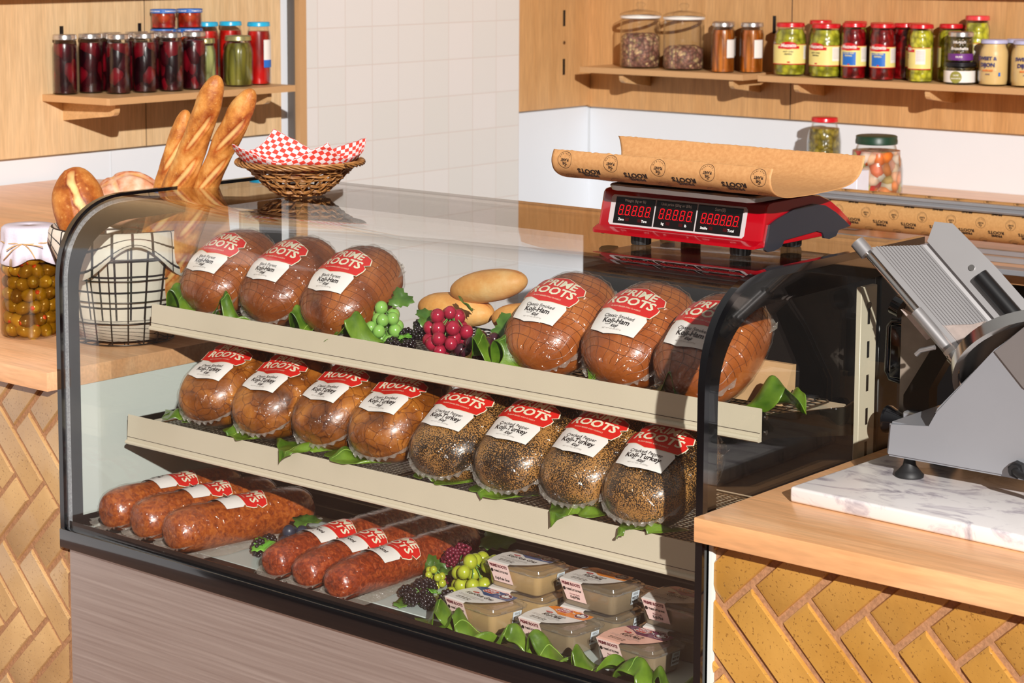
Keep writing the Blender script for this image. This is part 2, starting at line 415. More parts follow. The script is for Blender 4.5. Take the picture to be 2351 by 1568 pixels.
def bread(name, dark, mid, light, flour=0.0, scale=9):
    m, nt, n, l, p = M_(name)
    nz, r, mp = noise_col(nt, None, lin(dark), lin(light), scale, (1, 1, 1), 9, 0.36, 0.64)
    nz.inputs['Roughness'].default_value = 0.65
    x = r.color_ramp.elements.new(0.5); x.color = lin(mid)
    at = n.new('ShaderNodeAttribute'); at.attribute_name = 'crumb'
    mx = n.new('ShaderNodeMixRGB'); mx.inputs[2].default_value = lin((232, 196, 128)) if not flour else lin((222, 160, 92))
    ed = n.new('ShaderNodeValToRGB'); ee = ed.color_ramp.elements; ee[0].color = (1, 1, 1, 1); ee[1].color = (1, 1, 1, 1); ee[1].position = 0.5
    q = ee.new(0.22); q.color = lin((222, 170, 120))
    l.new(at.outputs['Fac'], ed.inputs[0])
    em = n.new('ShaderNodeMixRGB'); em.blend_type = 'MULTIPLY'; em.inputs[0].default_value = 1
    l.new(r.outputs[0], em.inputs[1]); l.new(ed.outputs[0], em.inputs[2])
    cr = n.new('ShaderNodeMapRange'); cr.inputs['From Min'].default_value = 0.25; cr.inputs['From Max'].default_value = 0.75; l.new(at.outputs['Fac'], cr.inputs['Value'])
    l.new(cr.outputs[0], mx.inputs[0]); l.new(em.outputs[0], mx.inputs[1]); out = mx.outputs[0]
    f = n.new('ShaderNodeTexNoise'); f.inputs['Scale'].default_value = 130 if not flour else 40; f.inputs['Detail'].default_value = 4
    l.new(mp.outputs[0], f.inputs[0])
    r3 = n.new('ShaderNodeValToRGB'); r3.color_ramp.elements[0].position = 0.62 if not flour else 0.42; r3.color_ramp.elements[1].position = 0.72
    l.new(f.outputs['Fac'], r3.inputs[0])
    mf = n.new('ShaderNodeMath'); mf.operation = 'MULTIPLY'; mf.inputs[1].default_value = max(0.45, flour); l.new(r3.outputs[0], mf.inputs[0])
    m2 = n.new('ShaderNodeMixRGB'); m2.inputs[2].default_value = lin((226, 176, 104)) if not flour else lin((238, 208, 184))
    l.new(mf.outputs[0], m2.inputs[0]); l.new(out, m2.inputs[1]); l.new(m2.outputs[0], p.inputs['Base Color'])
    p.inputs['Roughness'].default_value = 0.55
    bump(nt, p, f.outputs['Fac'], 0.35, 0.002)
bread('baguette_crust', (150, 74, 22), (204, 132, 58), (228, 172, 98), scale=16)
bread('boule_crust', (104, 44, 12), (168, 88, 26), (204, 132, 60), scale=16)
bread('floured_crust', (196, 116, 78), (216, 150, 112), (228, 178, 146), flour=0.7)
bread('roll_crust', (214, 142, 66), (230, 168, 92), (240, 196, 130))
def contents(name, cols, scale, bmp=0.5, stretch=(1, 1, 1), gloss=0.25, lo=0.25, hi=0.75):
    """packed pickles: cells of slightly different colour with dark gaps"""
    m, nt, n, l, p = M_(name)
    tc = n.new('ShaderNodeTexCoord'); mp = n.new('ShaderNodeMapping'); mp.inputs['Scale'].default_value = stretch
    l.new(tc.outputs['Object'], mp.inputs[0])
    nzz = n.new('ShaderNodeTexNoise'); nzz.inputs['Scale'].default_value = 18; l.new(mp.outputs[0], nzz.inputs[0])
    dv = n.new('ShaderNodeVectorMath'); dv.operation = 'MULTIPLY_ADD'; dv.inputs[1].default_value = (0.025,) * 3
    l.new(nzz.outputs['Color'], dv.inputs[0]); l.new(mp.outputs[0], dv.inputs[2])
    v = n.new('ShaderNodeTexVoronoi'); v.inputs['Scale'].default_value = scale; l.new(dv.outputs[0], v.inputs['Vector'])
    wh = n.new('ShaderNodeSeparateColor'); l.new(v.outputs['Color'], wh.inputs[0])
    r = n.new('ShaderNodeValToRGB'); r.color_ramp.interpolation = 'LINEAR'
    r.color_ramp.elements[0].color = lin(cols[0]); r.color_ramp.elements[1].color = lin(cols[-1])
    for i, c in enumerate(cols[1:-1]):
        x = r.color_ramp.elements.new((i + 1) / (len(cols) - 1)); x.color = lin(c)
    l.new(wh.outputs[0], r.inputs[0])
    ds = n.new('ShaderNodeMapRange'); ds.inputs['From Min'].default_value = lo; ds.inputs['From Max'].default_value = hi
    ds.inputs['To Min'].default_value = 1; ds.inputs['To Max'].default_value = 0.35
    l.new(v.outputs['Distance'], ds.inputs['Value'])
    mu = n.new('ShaderNodeMixRGB'); mu.blend_type = 'MULTIPLY'; mu.inputs[0].default_value = 1
    l.new(r.outputs[0], mu.inputs[1]); l.new(ds.outputs[0], mu.inputs[2]); l.new(mu.outputs[0], p.inputs['Base Color'])
    p.inputs['Roughness'].default_value = gloss
    bump(nt, p, ds.outputs[0], bmp, 0.004)
contents('beets', [(40, 4, 12), (70, 6, 18), (28, 3, 10), (140, 14, 30), (50, 5, 14)], 30, stretch=(1, 1, 0.7))
contents('pickle_spears', [(96, 92, 24), (128, 122, 42), (110, 100, 30), (140, 136, 60)], 60, stretch=(1, 1, 0.12))
contents('pale_pickles', [(176, 176, 110), (196, 196, 130), (160, 164, 96)], 40, stretch=(1, 1, 0.3))
contents('red_peppers', [(196, 14, 16), (220, 30, 20), (180, 8, 14)], 26, stretch=(1, 1, 0.4))
contents('red_strips', [(170, 18, 14), (214, 40, 24), (190, 70, 30), (150, 10, 12)], 34)
contents('cherry_peppers', [(120, 8, 14), (176, 14, 22), (150, 10, 16), (90, 6, 10)], 40)
contents('yellow_peppers', [(178, 182, 36), (206, 206, 60), (196, 190, 50), (160, 160, 30)], 42)
contents('yellow_rings', [(206, 200, 40), (224, 216, 70), (190, 184, 30)], 48)
contents('carrot_sticks', [(196, 96, 20), (222, 122, 34), (170, 80, 14), (230, 140, 60)], 60, stretch=(1, 1, 0.1))
contents('nut_clusters', [(134, 84, 68), (160, 108, 90), (140, 90, 74), (176, 124, 104), (232, 196, 140), (120, 72, 58)], 80, gloss=0.6)
contents('green_olives', [(110, 96, 24), (150, 134, 44), (130, 110, 30), (166, 150, 60)], 62)
contents('giardiniera', [(232, 110, 40), (240, 130, 50), (236, 220, 190), (200, 30, 24), (244, 236, 214), (220, 90, 30), (190, 186, 120)], 34)
contents('tapenade', [(60, 50, 24), (110, 94, 44), (80, 56, 30), (140, 110, 60)], 110)
plain('mustard', (232, 196, 132), 0.4, var=0.02)
contents('pate_light', [(196, 160, 106), (206, 170, 118), (190, 152, 98)], 12, bmp=0.05, lo=0.9, hi=1.6)
contents('pate_grey', [(150, 128, 98), (160, 138, 106), (142, 120, 92)], 12, bmp=0.05, lo=0.9, hi=1.6)
def olive_mat():
    m, nt, n, l, p = M_('olive_skin')
    oi = n.new('ShaderNodeObjectInfo')
    r = n.new('ShaderNodeValToRGB'); r.color_ramp.elements[0].color = lin((112, 82, 20)); r.color_ramp.elements[1].color = lin((192, 164, 62))
    x = r.color_ramp.elements.new(0.5); x.color = lin((160, 134, 34))
    l.new(oi.outputs['Random'], r.inputs[0])
    nz, r2, mp = noise_col(nt, None, (0.75, 0.72, 0.7, 1), (1, 1, 1, 1), 60)
    mu = n.new('ShaderNodeMixRGB'); mu.blend_type = 'MULTIPLY'; mu.inputs[0].default_value = 1
    l.new(r.outputs[0], mu.inputs[1]); l.new(r2.outputs[0], mu.inputs[2]); l.new(mu.outputs[0], p.inputs['Base Color'])
    p.inputs['Roughness'].default_value = 0.25; p.inputs['Coat Weight'].default_value = 0.4
olive_mat()
plain('pimento', (196, 70, 24), 0.4)
plain('brine', (70, 40, 14), 0.2)
def wicker():
    m, nt, n, l, p = M_('wicker')
    nz, r, mp = noise_col(nt, p, lin((112, 66, 26)), lin((190, 134, 76)), 40, (1, 1, 6), 3, 0.3, 0.7)
    p.inputs['Roughness'].default_value = 0.4; p.inputs['Coat Weight'].default_value = 0.3
wicker()
def checks(name, c1, c2, step, third=None, line=None):
    m, nt, n, l, p = M_(name)
    uv = n.new('ShaderNodeUVMap'); uv.uv_map = 'UV'
    if line:
        bt = n.new('ShaderNodeTexBrick'); bt.offset = 0
        bt.inputs['Scale'].default_value = 1; bt.inputs['Brick Width'].default_value = step; bt.inputs['Row Height'].default_value = step
        bt.inputs['Mortar Size'].default_value = line; bt.inputs['Mortar Smooth'].default_value = 0.1
        bt.inputs['Color1'].default_value = lin(c1); bt.inputs['Color2'].default_value = lin(c1); bt.inputs['Mortar'].default_value = lin(c2)
        l.new(uv.outputs[0], bt.inputs['Vector']); l.new(bt.outputs['Color'], p.inputs['Base Color'])
    else:
        ck = n.new('ShaderNodeTexChecker'); ck.inputs['Scale'].default_value = 1 / step
        ck.inputs['Color1'].default_value = lin(c1); ck.inputs['Color2'].default_value = lin(c2)
        l.new(uv.outputs[0], ck.inputs['Vector']); l.new(ck.outputs['Color'], p.inputs['Base Color'])
    p.inputs['Roughness'].default_value = 0.7
checks('gingham_paper', (240, 226, 226), (228, 66, 52), 0.0115)
checks('windowpane_cloth', (232, 222, 208), (34, 30, 34), 0.034, line=0.0024)
def kraft(name, a, b, rough=0.65):
    m, nt, n, l, p = M_(name)
    nz, r, mp = noise_col(nt, p, lin(a), lin(b), 160, (1, 1, 1), 5, 0.3, 0.7)
    p.inputs['Roughness'].default_value = rough
    bump(nt, p, nz.outputs['Fac'], 0.1, 0.001)
kraft('kraft_paper', (188, 134, 82), (204, 152, 98))
kraft('kraft_roll', (190, 142, 88), (204, 156, 100), 0.5)

# ------------------------------------------------------------------ mesh helpers
class MB:
    def __init__(s): s.v = []; s.f = []; s.m = []; s.uv = None; s.attr = None
    def add(s, vs, fs, mi=0, T=None):
        o = len(s.v)
        if T is not None: vs = [tuple(T @ Vector(v)) for v in vs]
        s.v.extend([tuple(v) for v in vs]); s.f.extend([tuple(i + o for i in f) for f in fs]); s.m.extend([mi] * len(fs))
        return s
    def box(s, lo, hi, mi=0, T=None):
        x0, y0, z0 = lo; x1, y1, z1 = hi
        v = [(x0, y0, z0), (x1, y0, z0), (x1, y1, z0), (x0, y1, z0), (x0, y0, z1), (x1, y0, z1), (x1, y1, z1), (x0, y1, z1)]
        f = [(0, 3, 2, 1), (4, 5, 6, 7), (0, 1, 5, 4), (1, 2, 6, 5), (2, 3, 7, 6), (3, 0, 4, 7)]
        return s.add(v, f, mi, T)
    def rbox(s, lo, hi, r=0.003, seg=2, mi=0, T=None):
        bm = bmesh.new()
        bmesh.ops.create_cube(bm, size=1)
        for v in bm.verts:
            v.co = Vector([(lo[i] + hi[i]) / 2 + v.co[i] * (hi[i] - lo[i]) for i in range(3)])
        bmesh.ops.bevel(bm, geom=bm.edges[:], offset=r, segments=seg, affect='EDGES', profile=0.5)
        s.bm(bm, mi, T); bm.free(); return s
    def bm(s, bm, mi=0, T=None):
        bm.verts.ensure_lookup_table(); bm.verts.index_update()
        s.add([tuple(v.co) for v in bm.verts], [tuple(v.index for v in f.verts) for f in bm.faces], mi, T)
        return s
    def tube(s, path, r, n=8, closed=False, mi=0, T=None, cap=True):
        P = [Vector(p) for p in path]; N = len(P)
        rr = r if isinstance(r, (list, tuple)) else [r] * N
        vs = []; prev = None
        for i, p in enumerate(P):
            a = P[(i - 1) % N] if (closed or i > 0) else p
            b = P[(i + 1) % N] if (closed or i < N - 1) else p
            t = (b - a)
            if t.length < 1e-9: t = Vector((0, 0, 1))
            t.normalize()
            if prev is None:
                u = t.orthogonal().normalized()
            else:
                u = prev - t * prev.dot(t)
                u = u.normalized() if u.length > 1e-6 else t.orthogonal().normalized()
            prev = u; w = t.cross(u)
            for k in range(n):
                a_ = 2 * pi * k / n
                vs.append(tuple(p + (u * cos(a_) + w * sin(a_)) * rr[i]))
        fs = []
        for i in range(N if closed else N - 1):
            j = (i + 1) % N
            for k in range(n):
                k2 = (k + 1) % n
                fs.append((i * n + k, i * n + k2, j * n + k2, j * n + k))
        if cap and not closed:
            fs.append(tuple(range(n - 1, -1, -1))); fs.append(tuple((N - 1) * n + k for k in range(n)))
        return s.add(vs, fs, mi, T)
    def cyl(s, a, b, r, n=20, mi=0, T=None, r2=None):
        return s.tube([a, b], [r, r if r2 is None else r2], n, False, mi, T)
    def lathe(s, prof, n=32, mi=0, T=None, mis=None):
        vs = []; fs = []; ms = []
        for r_, z in prof:
            for k in range(n):
                a = 2 * pi * k / n; vs.append((r_ * cos(a), r_ * sin(a), z))
        for i in range(len(prof) - 1):
            for k in range(n):
                k2 = (k + 1) % n
                fs.append((i * n + k, i * n + k2, (i + 1) * n + k2, (i + 1) * n + k)); ms.append(mis[i] if mis else mi)
        o = len(s.v)
        s.add(vs, fs, mi, T)
        if mis: s.m[-len(ms):] = ms
        return s
    def prism(s, poly, axis, a, b, mi=0, T=None):
        """closed polygon (2-tuples) extruded along an axis from a to b"""
        def P(p, h):
            return {'x': (h, p[0], p[1]), 'y': (p[0], h, p[1]), 'z': (p[0], p[1], h)}[axis]
        n = len(poly)
        vs = [P(p, a) for p in poly] + [P(p, b) for p in poly]
        fs = [tuple(range(n - 1, -1, -1)), tuple(range(n, 2 * n))] + [(i, (i + 1) % n, n + (i + 1) % n, n + i) for i in range(n)]
        return s.add(vs, fs, mi, T)
    def build(s, name, mats, parent=None, smooth=None, loc=None, fix=True):
        me = bpy.data.meshes.new(name)
        me.from_pydata(s.v, [], s.f)
        for m in (mats if isinstance(mats, (list, tuple)) else [mats]): me.materials.append(MATS[m])
        me.polygons.foreach_set('material_index', s.m)
        if fix:
            b = bmesh.new(); b.from_mesh(me); bmesh.ops.recalc_face_normals(b, faces=b.faces[:]); b.to_mesh(me); b.free()
        if smooth:
            me.polygons.foreach_set('use_smooth', [True] * len(me.polygons))
            if smooth < 180: me.set_sharp_from_angle(angle=R(smooth))
        if s.uv:
            lay = me.uv_layers.new(name='UV')
            for lp in me.loops: lay.data[lp.index].uv = s.uv[lp.vertex_index]
        if s.attr:
            at = me.attributes.new('crumb', 'FLOAT', 'POINT')
            at.data.foreach_set('value', s.attr)
        me.update()
        o = bpy.data.objects.new(name, me); COL.objects.link(o)
        if parent is not None: o.parent = parent
        if loc is not None: o.location = loc
        return o

def tag(o, label=None, cat=None, group=None, kind=None):
    if label: o['label'] = label
    if cat: o['category'] = cat
    if group: o['group'] = group
    if kind: o['kind'] = kind
    return o
def thing(name, label, cat, loc=(0, 0, 0), rz=0, group=None):
    o = bpy.data.objects.new(name, None); COL.objects.link(o)
    o.empty_display_size = 0.02
    o.location = loc; o.rotation_euler = (0, 0, rz)
    return tag(o, label, cat, group)
def copy_thing(root, loc, rz=None, label=None, group=None, skip=()):
    r = root.copy(); COL.objects.link(r); r.location = loc
    if rz is not None: r.rotation_euler = (r.rotation_euler[0], r.rotation_euler[1], rz)
    if label: r['label'] = label
    if group: r['group'] = group
    for ch in list(root.children):
        if ch.name.split('.')[0] in skip: continue
        c = ch.copy(); COL.objects.link(c); c.parent = r
        for g in ch.children:
            d = g.copy(); COL.objects.link(d); d.parent = c
    return r
def struct(name, mb, mat, smooth=None):
    return tag(mb.build(name, mat, None, smooth), kind='structure')

# text as flat outlines
_tc = {}
def text2d(body, size, bold=0.0, shear=0.0, sx=1.0, align='CENTER', res=2):
    key = (body, size, bold, shear, sx, align, res)
    if key in _tc: return _tc[key]
    cu = bpy.data.curves.new('t', 'FONT'); cu.body = body; cu.size = size
    cu.align_x = align; cu.align_y = 'CENTER'; cu.offset = bold; cu.shear = shear; cu.resolution_u = res
    cu.fill_mode = 'FRONT'
    ob = bpy.data.objects.new('t', cu); COL.objects.link(ob)
    dg = bpy.context.evaluated_depsgraph_get(); dg.update()
    me = ob.evaluated_get(dg).to_mesh()
    vs = [(v.co.x * sx, v.co.y) for v in me.vertices]; fs = [tuple(p.vertices) for p in me.polygons]
    ob.evaluated_get(dg).to_mesh_clear()
    bpy.data.objects.remove(ob); bpy.data.curves.remove(cu)
    _tc[key] = (vs, fs)
    return _tc[key]
def poly2d(outline, step=0.008):
    bm = bmesh.new()
    vv = [bm.verts.new((p[0], p[1], 0)) for p in outline]
    bm.faces.new(vv)
    bmesh.ops.triangulate(bm, faces=bm.faces[:])
    xs = [p[0] for p in outline]; ys = [p[1] for p in outline]
    for ax, a, b in ((0, min(xs), max(xs)), (1, min(ys), max(ys))):
        t = a + step
        while t < b:
            co = (t, 0, 0) if ax == 0 else (0, t, 0); no = (1, 0, 0) if ax == 0 else (0, 1, 0)
            bmesh.ops.bisect_plane(bm, geom=bm.verts[:] + bm.edges[:] + bm.faces[:], plane_co=co, plane_no=no)
            t += step
    bmesh.ops.triangulate(bm, faces=bm.faces[:])
    bm.verts.index_update()
    r = ([(v.co.x, v.co.y) for v in bm.verts], [tuple(v.index for v in f.verts) for f in bm.faces])
    bm.free(); return r
def ellipse2d(cx, cy, rx, ry, n=28):
    return [(cx + rx * cos(2 * pi * k / n), cy + ry * sin(2 * pi * k / n)) for k in range(n)]
def decal(mb, shape, mapf, off, mi, du=0, dv=0, rot=0.0, sc=1.0):
    vs, fs = shape
    c, s_ = cos(rot), sin(rot)
    P = []
    for u, v in vs:
        u, v = u * sc, v * sc
        P.append(mapf(u * c - v * s_ + du, u * s_ + v * c + dv, off))
    mb.add(P, fs, mi)
def flatmap(origin, ux, vy, n):
    O, U, V, N = Vector(origin), Vector(ux), Vector(vy), Vector(n)
    return lambda u, v, o: tuple(O + U * u + V * v + N * o)

# ================================================================== ROOM
XW, YB = -1.72, 4.0
struct('floor', MB().box((-4, -7, -0.05), (11, 4.1, 0)), 'floor_concrete')
struct('wall_left', MB().box((XW - 0.1, -1.5, 0), (XW, YB + 0.1, 3.2)), 'white_wall')
struct('wall_back', MB().box((XW, YB, 0), (3.0, YB + 0.1, 3.2)), 'white_wall')
# tiled pilaster standing proud of the left wall, wood end board on its front face
struct('ceiling', MB().box((XW - 0.1, 1.2, 3.2), (3.0, YB + 0.1, 3.3)), 'white_wall')
struct('wall_tiled', MB().box((XW, 2.378, 0.0), (XW + 0.05, 3.50, 3.2)), 'white_tile')
struct('trim_1', MB().box((XW, 2.345, 0.0), (XW + 0.05, 2.3775, 3.2)), 'ply_edge')
struct('shadow_strip', MB().box((XW, 2.337, 0.0), (XW + 0.028, 2.3448, 3.2)), 'shadow_dark')  # thin dark strip, painted shadow beside the wood end board
struct('trim_3', MB().box((XW, 1.572, 0.9), (XW + 0.0015, 1.574, 1.13)), 'seam_white')
struct('trim_4', MB().box((XW, YB - 0.006, 0.9), (XW + 0.006, YB, 1.12)), 'seam_white')

def ply_panel(name, lo, hi, label, mat, seams=(), axis='y', slots=()):
    t = thing(name, label, 'wall panel')
    mb = MB(); mb.box(lo, hi, 0)
    mb.build('board', [mat], t)
    s = MB()
    for q in seams:
        if axis == 'y': s.box((hi[0], q - 0.0012, lo[2]), (hi[0] + 0.0006, q + 0.0012, hi[2]))
        else: s.box((q - 0.0016, lo[1] - 0.0006, lo[2]), (q + 0.0016, lo[1], hi[2]))
    if seams: s.build('seam', ['dark_gap'], t)
    for kind, a, z0, z1 in slots:
        b = MB()
        if axis == 'y':
            if kind == 'slot': b.box((hi[0] - 0.002, a - 0.007, z0), (hi[0] + 0.0008, a + 0.007, z1))
            else: b.cyl((hi[0] - 0.002, a, z0), (hi[0] + 0.0015, a, z0), z1, 16)
        else:
            b.box((a - 0.007, lo[1] - 0.0008, z0), (a + 0.007, lo[1] + 0.002, z1))
        b.build('bracket_slot' if kind == 'slot' else 'screw_head', ['black_satin' if kind == 'slot' else 'wire_steel'], t)
    return t
ply_panel('plywood_panel', (XW + 0.001, -1.2, 1.119), (XW + 0.02, 2.287, 2.9), 'pale plywood wall panel behind the beet jars', 'plywood', (1.70,), 'y',
          [('slot', 1.377, 1.47, 1.50), ('slot', 1.68, 1.47, 1.50)])
ply_panel('plywood_panel', (XW + 0.001, 3.501, 1.112), (XW + 0.02, YB - 0.021, 2.9), 'narrow plywood panel with black slots in the room corner', 'plywood_back', (), 'y',
          [('slot', 3.81, 1.425, 1.487), ('slot', 3.81, 1.238, 1.30), ('bolt', 3.811, 1.362, 0.007)])
ply_panel('plywood_panel', (XW + 0.001, YB - 0.02, 1.106), (2.9, YB - 0.001, 2.9), 'long plywood wall panel behind the yellow pepper jars', 'plywood_back', (-0.792,), 'x',
          [('slot', -0.866, 1.415, 1.48)])

def shelf_y(x0, x1, y0, y1, z0, z1, brackets, label, ch=0.0):
    """shelf fixed to the left wall; brackets are plates below it"""
    t = thing('wall_shelf', label, 'shelf')
    mb = MB()
    poly = [(x0, y0), (x1 - 0.01, y0 + ch), (x1, y0 + ch + 0.004), (x1, y1), (x0, y1)]
    mb.prism(poly, 'z', z0, z1)
    for i in range(len(mb.f)):
        mb.m[i] = 0 if i < 2 else 1
    mb.build('board', ['shelf_wood_y', 'ply_edge'], t)
    for yb in brackets:
        b = MB()
        dep = (x1 - x0) * 0.86
        poly = [(x0, z0), (x0 + dep, z0)] + [(x0 + dep - 0.02 + 0.02 * cos(a), z0 - 0.018 - 0.02 * sin(a)) for a in (0, 0.5, 1.0, 1.5)] + [(x0, z0 - 0.062)]
        b.prism(poly, 'y', yb - 0.009, yb + 0.009)
        b.build('bracket', ['shelf_wood_y'], t)
    return t
def shelf_x(x0, x1, y0, y1, z0, z1, brackets, label):
    t = thing('wall_shelf', label, 'shelf')
    mb = MB(); mb.box((x0, y0, z0), (x1, y1, z1))
    mb.m = [0, 0, 1, 1, 1, 1]
    mb.build('board', ['shelf_wood', 'ply_edge'], t)
    for xb in brackets:
        b = MB()
        dep = (y1 - y0) * 0.9
        poly = [(y1, z0), (y1 - dep, z0)] + [(y1 - dep + 0.02 - 0.02 * cos(a), z0 - 0.014 - 0.02 * sin(a)) for a in (0, 0.5, 1.0, 1.5)] + [(y1, z0 - 0.055)]
        b.prism(poly, 'x', xb - 0.009, xb + 0.009)
        b.build('bracket', ['shelf_wood'], t)
    return t
LZ, RZ = 1.301, 1.275
shelf_y(XW + 0.0205, -1.42, 1.30, 2.075, LZ - 0.020, LZ, (1.385, 2.0), 'plywood shelf holding beet and pickle jars on the left wall', 0.02)
shelf_y(XW + 0.0205, -1.43, 0.4, 2.335, 1.665, 1.687, (), 'upper left plywood shelf above the beet jars')
shelf_x(-1.60, -0.868, 3.78, YB - 0.0205, RZ - 0.021, RZ, (-1.42, -0.93), 'short plywood shelf with nut jars and carrot jars')
shelf_x(-0.805, 1.2, 3.78, YB - 0.0205, RZ - 0.021, RZ, (-0.66, -0.15, 0.5), 'long plywood shelf with the yellow pepper jars')
shelf_x(-1.66, 1.3, 3.80, YB - 0.0205, 1.612, 1.634, (), 'upper plywood shelf high on the back wall')

# ================================================================== COUNTERS
def herringbone(x0, x1, z0, z1, y, name, parent, yback, mat='glazed_brick', org=(1.5, 0.7)):
    """glazed bricks laid in 45 degree herringbone, each a chamfered block, over a mortar bed"""
    w = 0.0672; g = 0.0055; n = 3
    bm = bmesh.new()
    c45 = 1 / sqrt(2)
    K = int(max(x1 - x0, z1 - z0) / w) + 8
    random.seed(11)
    def brick(u0, v0, u1, v1):
        pts = [(u0 + g, v0 + g), (u1 - g, v0 + g), (u1 - g, v1 - g), (u0 + g, v1 - g)]
        q = [((u - v) * c45, (u + v) * c45) for u, v in pts]
        # rotate so that the stair-step repeats along x
        q = [(b, -a) for a, b in q]
        q = [(a + org[0], b + org[1]) for a, b in q]
        cx = sum(p[0] for p in q) / 4; cz = sum(p[1] for p in q) / 4
        if cx < x0 - 0.14 or cx > x1 + 0.14 or cz < z0 - 0.14 or cz > z1 + 0.14: return
        d = random.uniform(-0.0012, 0.0012)
        inn = []
        for p in q:
            dx, dz = cx - p[0], cz - p[1]; L = sqrt(dx * dx + dz * dz); inn.append((p[0] + dx / L * 0.007, p[1] + dz / L * 0.007))
        a = [bm.verts.new((p[0], yback - 0.002, p[1])) for p in q]
        b = [bm.verts.new((p[0], y + 0.0035 + d, p[1])) for p in q]
        c = [bm.verts.new((p[0], y + d, p[1])) for p in inn]
        for i in range(4):
            j = (i + 1) % 4
            bm.faces.new((a[i], a[j], b[j], b[i])); bm.faces.new((b[i], b[j], c[j], c[i]))
        bm.faces.new(c)
    for i in range(-K - 10, K + 10):
        for j in range(-K // 2, K // 2):
            ou, ov = (i + 3 * j) * w, (i - 3 * j) * w
            brick(ou, ov, ou + n * w, ov + w)
            brick(ou, ov + w, ou + w, ov + w + n * w)
    for co, no in (((x0, 0, 0), (-1, 0, 0)), ((x1, 0, 0), (1, 0, 0)), ((0, 0, z0), (0, 0, -1)), ((0, 0, z1), (0, 0, 1))):
        bmesh.ops.bisect_plane(bm, geom=bm.verts[:] + bm.edges[:] + bm.faces[:], plane_co=co, plane_no=no, clear_outer=True)
    mb = MB(); mb.bm(bm); bm.free()
    o = mb.build(name, [mat], parent, 40)
    m2 = MB(); m2.box((x0, y + 0.006, z0), (x1, yback, z1)); m2.build('mortar', ['mortar'], o)
    return o

t = thing('bar_base', 'ochre herringbone brick counter front under the marble and slicer', 'counter base', (0, 0, 0))
herringbone(1.531, 3.3, 0.10, 0.8615, 0.018, 'brick_facing', t, 0.034, org=(1.548, 0.754))
MB().box((1.5245, 0.014, 0.0), (1.5305, 0.05, 0.8615)).build('corner_bead', ['white_metal'], t)
MB().box((1.531, 0.0345, 0.0), (3.3, 0.80, 0.8615)).build('cabinet', ['white_metal'], t)
t = thing('bar_base', 'sand brick herringbone counter front left of the deli case', 'counter base', (0, 0, 0))
herringbone(-1.6, -0.0105, 0.10, 0.8665, 0.018, 'brick_facing', t, 0.034, 'sand_brick', org=(-0.177, 0.759))
MB().box((-1.6, 0.0345, 0.0), (-0.0105, 0.62, 0.8665)).build('cabinet', ['white_metal'], t)

def slab(name, lo, hi, mat, label, r=0.0015):
    mb = MB(); mb.rbox(lo, hi, r, 2)
    return tag(mb.build(name, [mat], None, 40), label, 'worktop')
slab('worktop', (1.5215, -0.0235, 0.8617), (3.4, 0.90, 0.899), 'maple', 'maple butcher block worktop under the marble slab and slicer')
slab('worktop', (-1.7, -0.0235, 0.8667), (-0.0095, 0.66, 0.905), 'maple_left', 'pale maple worktop carrying the big olive jar and bread basket')
# raised wooden bar behind the olive jar, its far corner cut on the slant
tb = thing('raised_bar', 'raised maple ledge behind the olive jar, against the left wall', 'ledge', (0, 0, 0))
mb = MB(); mb.prism([(-1.69, 0.44), (-0.16, 0.44), (-0.16, 0.62), (-1.30, 1.66), (-1.69, 1.36)], 'z', 1.000, 1.045)
mb.build('ledge_top', ['maple_left'], tb)
mb = MB(); mb.prism([(-1.67, 0.455), (-0.18, 0.455), (-0.18, 0.60), (-1.30, 1.60), (-1.67, 1.33)], 'z', 0.9051, 1.0); mb.build('riser', ['maple_left'], tb)
mb = MB(); mb.prism([(-1.66, 0.67), (-0.40, 0.67), (-1.30, 1.50), (-1.66, 1.25)], 'z', 0.0, 0.9045); mb.build('support', ['white_metal'], tb)

bc = thing('back_counter', 'long maple back counter along the rear wall', 'counter', (0, 0, 0))
mb = MB(); mb.rbox((-0.66, 2.46, 0.864), (2.9, YB - 0.002, 0.90), 0.0015, 1); mb.build('worktop', ['maple'], bc, 40)
MB().box((-0.65, 2.56, 0.0), (2.9, YB - 0.01, 0.8638)).build('cabinet', ['black_satin'], bc)

# ================================================================== DISPLAY CASE
W = 1.52
case = thing('display_case', 'curved glass refrigerated deli display case filled with wrapped loaves', 'display case', (0, 0, 0))
def prof(d, ytop=0.655, z0=0.583, n=16):
    pts = [(d, z0), (d, 0.8), (d, 1.0), (d, 1.07)]
    rr = 0.175 - d
    for k in range(1, n):
        a = pi / 2 * k / n
        pts.append((0.175 - rr * cos(a) ** 0.84, 1.07 + rr * sin(a) ** 0.84))
    pts.append((0.175, 1.245 - d))
    pts.append((0.3, 1.245 - d)); pts.append((ytop, 1.245 - d))
    return pts
def strip(mb, A, B, xa, xb, mi=0):
    """solid between two equal-count polylines in the yz plane, from xa to xb"""
    n = len(A)
    vs = [(xa, y, z) for y, z in A] + [(xa, y, z) for y, z in B] + [(xb, y, z) for y, z in A] + [(xb, y, z) for y, z in B]
    fs = []
    for i in range(n - 1):
        fs += [(i, i + 1, n + i + 1, n + i), (2 * n + i, 3 * n + i, 3 * n + i + 1, 2 * n + i + 1), (i, 2 * n + i, 2 * n + i + 1, i + 1), (n + i, n + i + 1, 3 * n + i + 1, 3 * n + i)]
    fs += [(0, n, 3 * n, 2 * n), (n - 1, 3 * n - 1, 4 * n - 1, 2 * n - 1)]
    mb.add(vs, fs, mi)
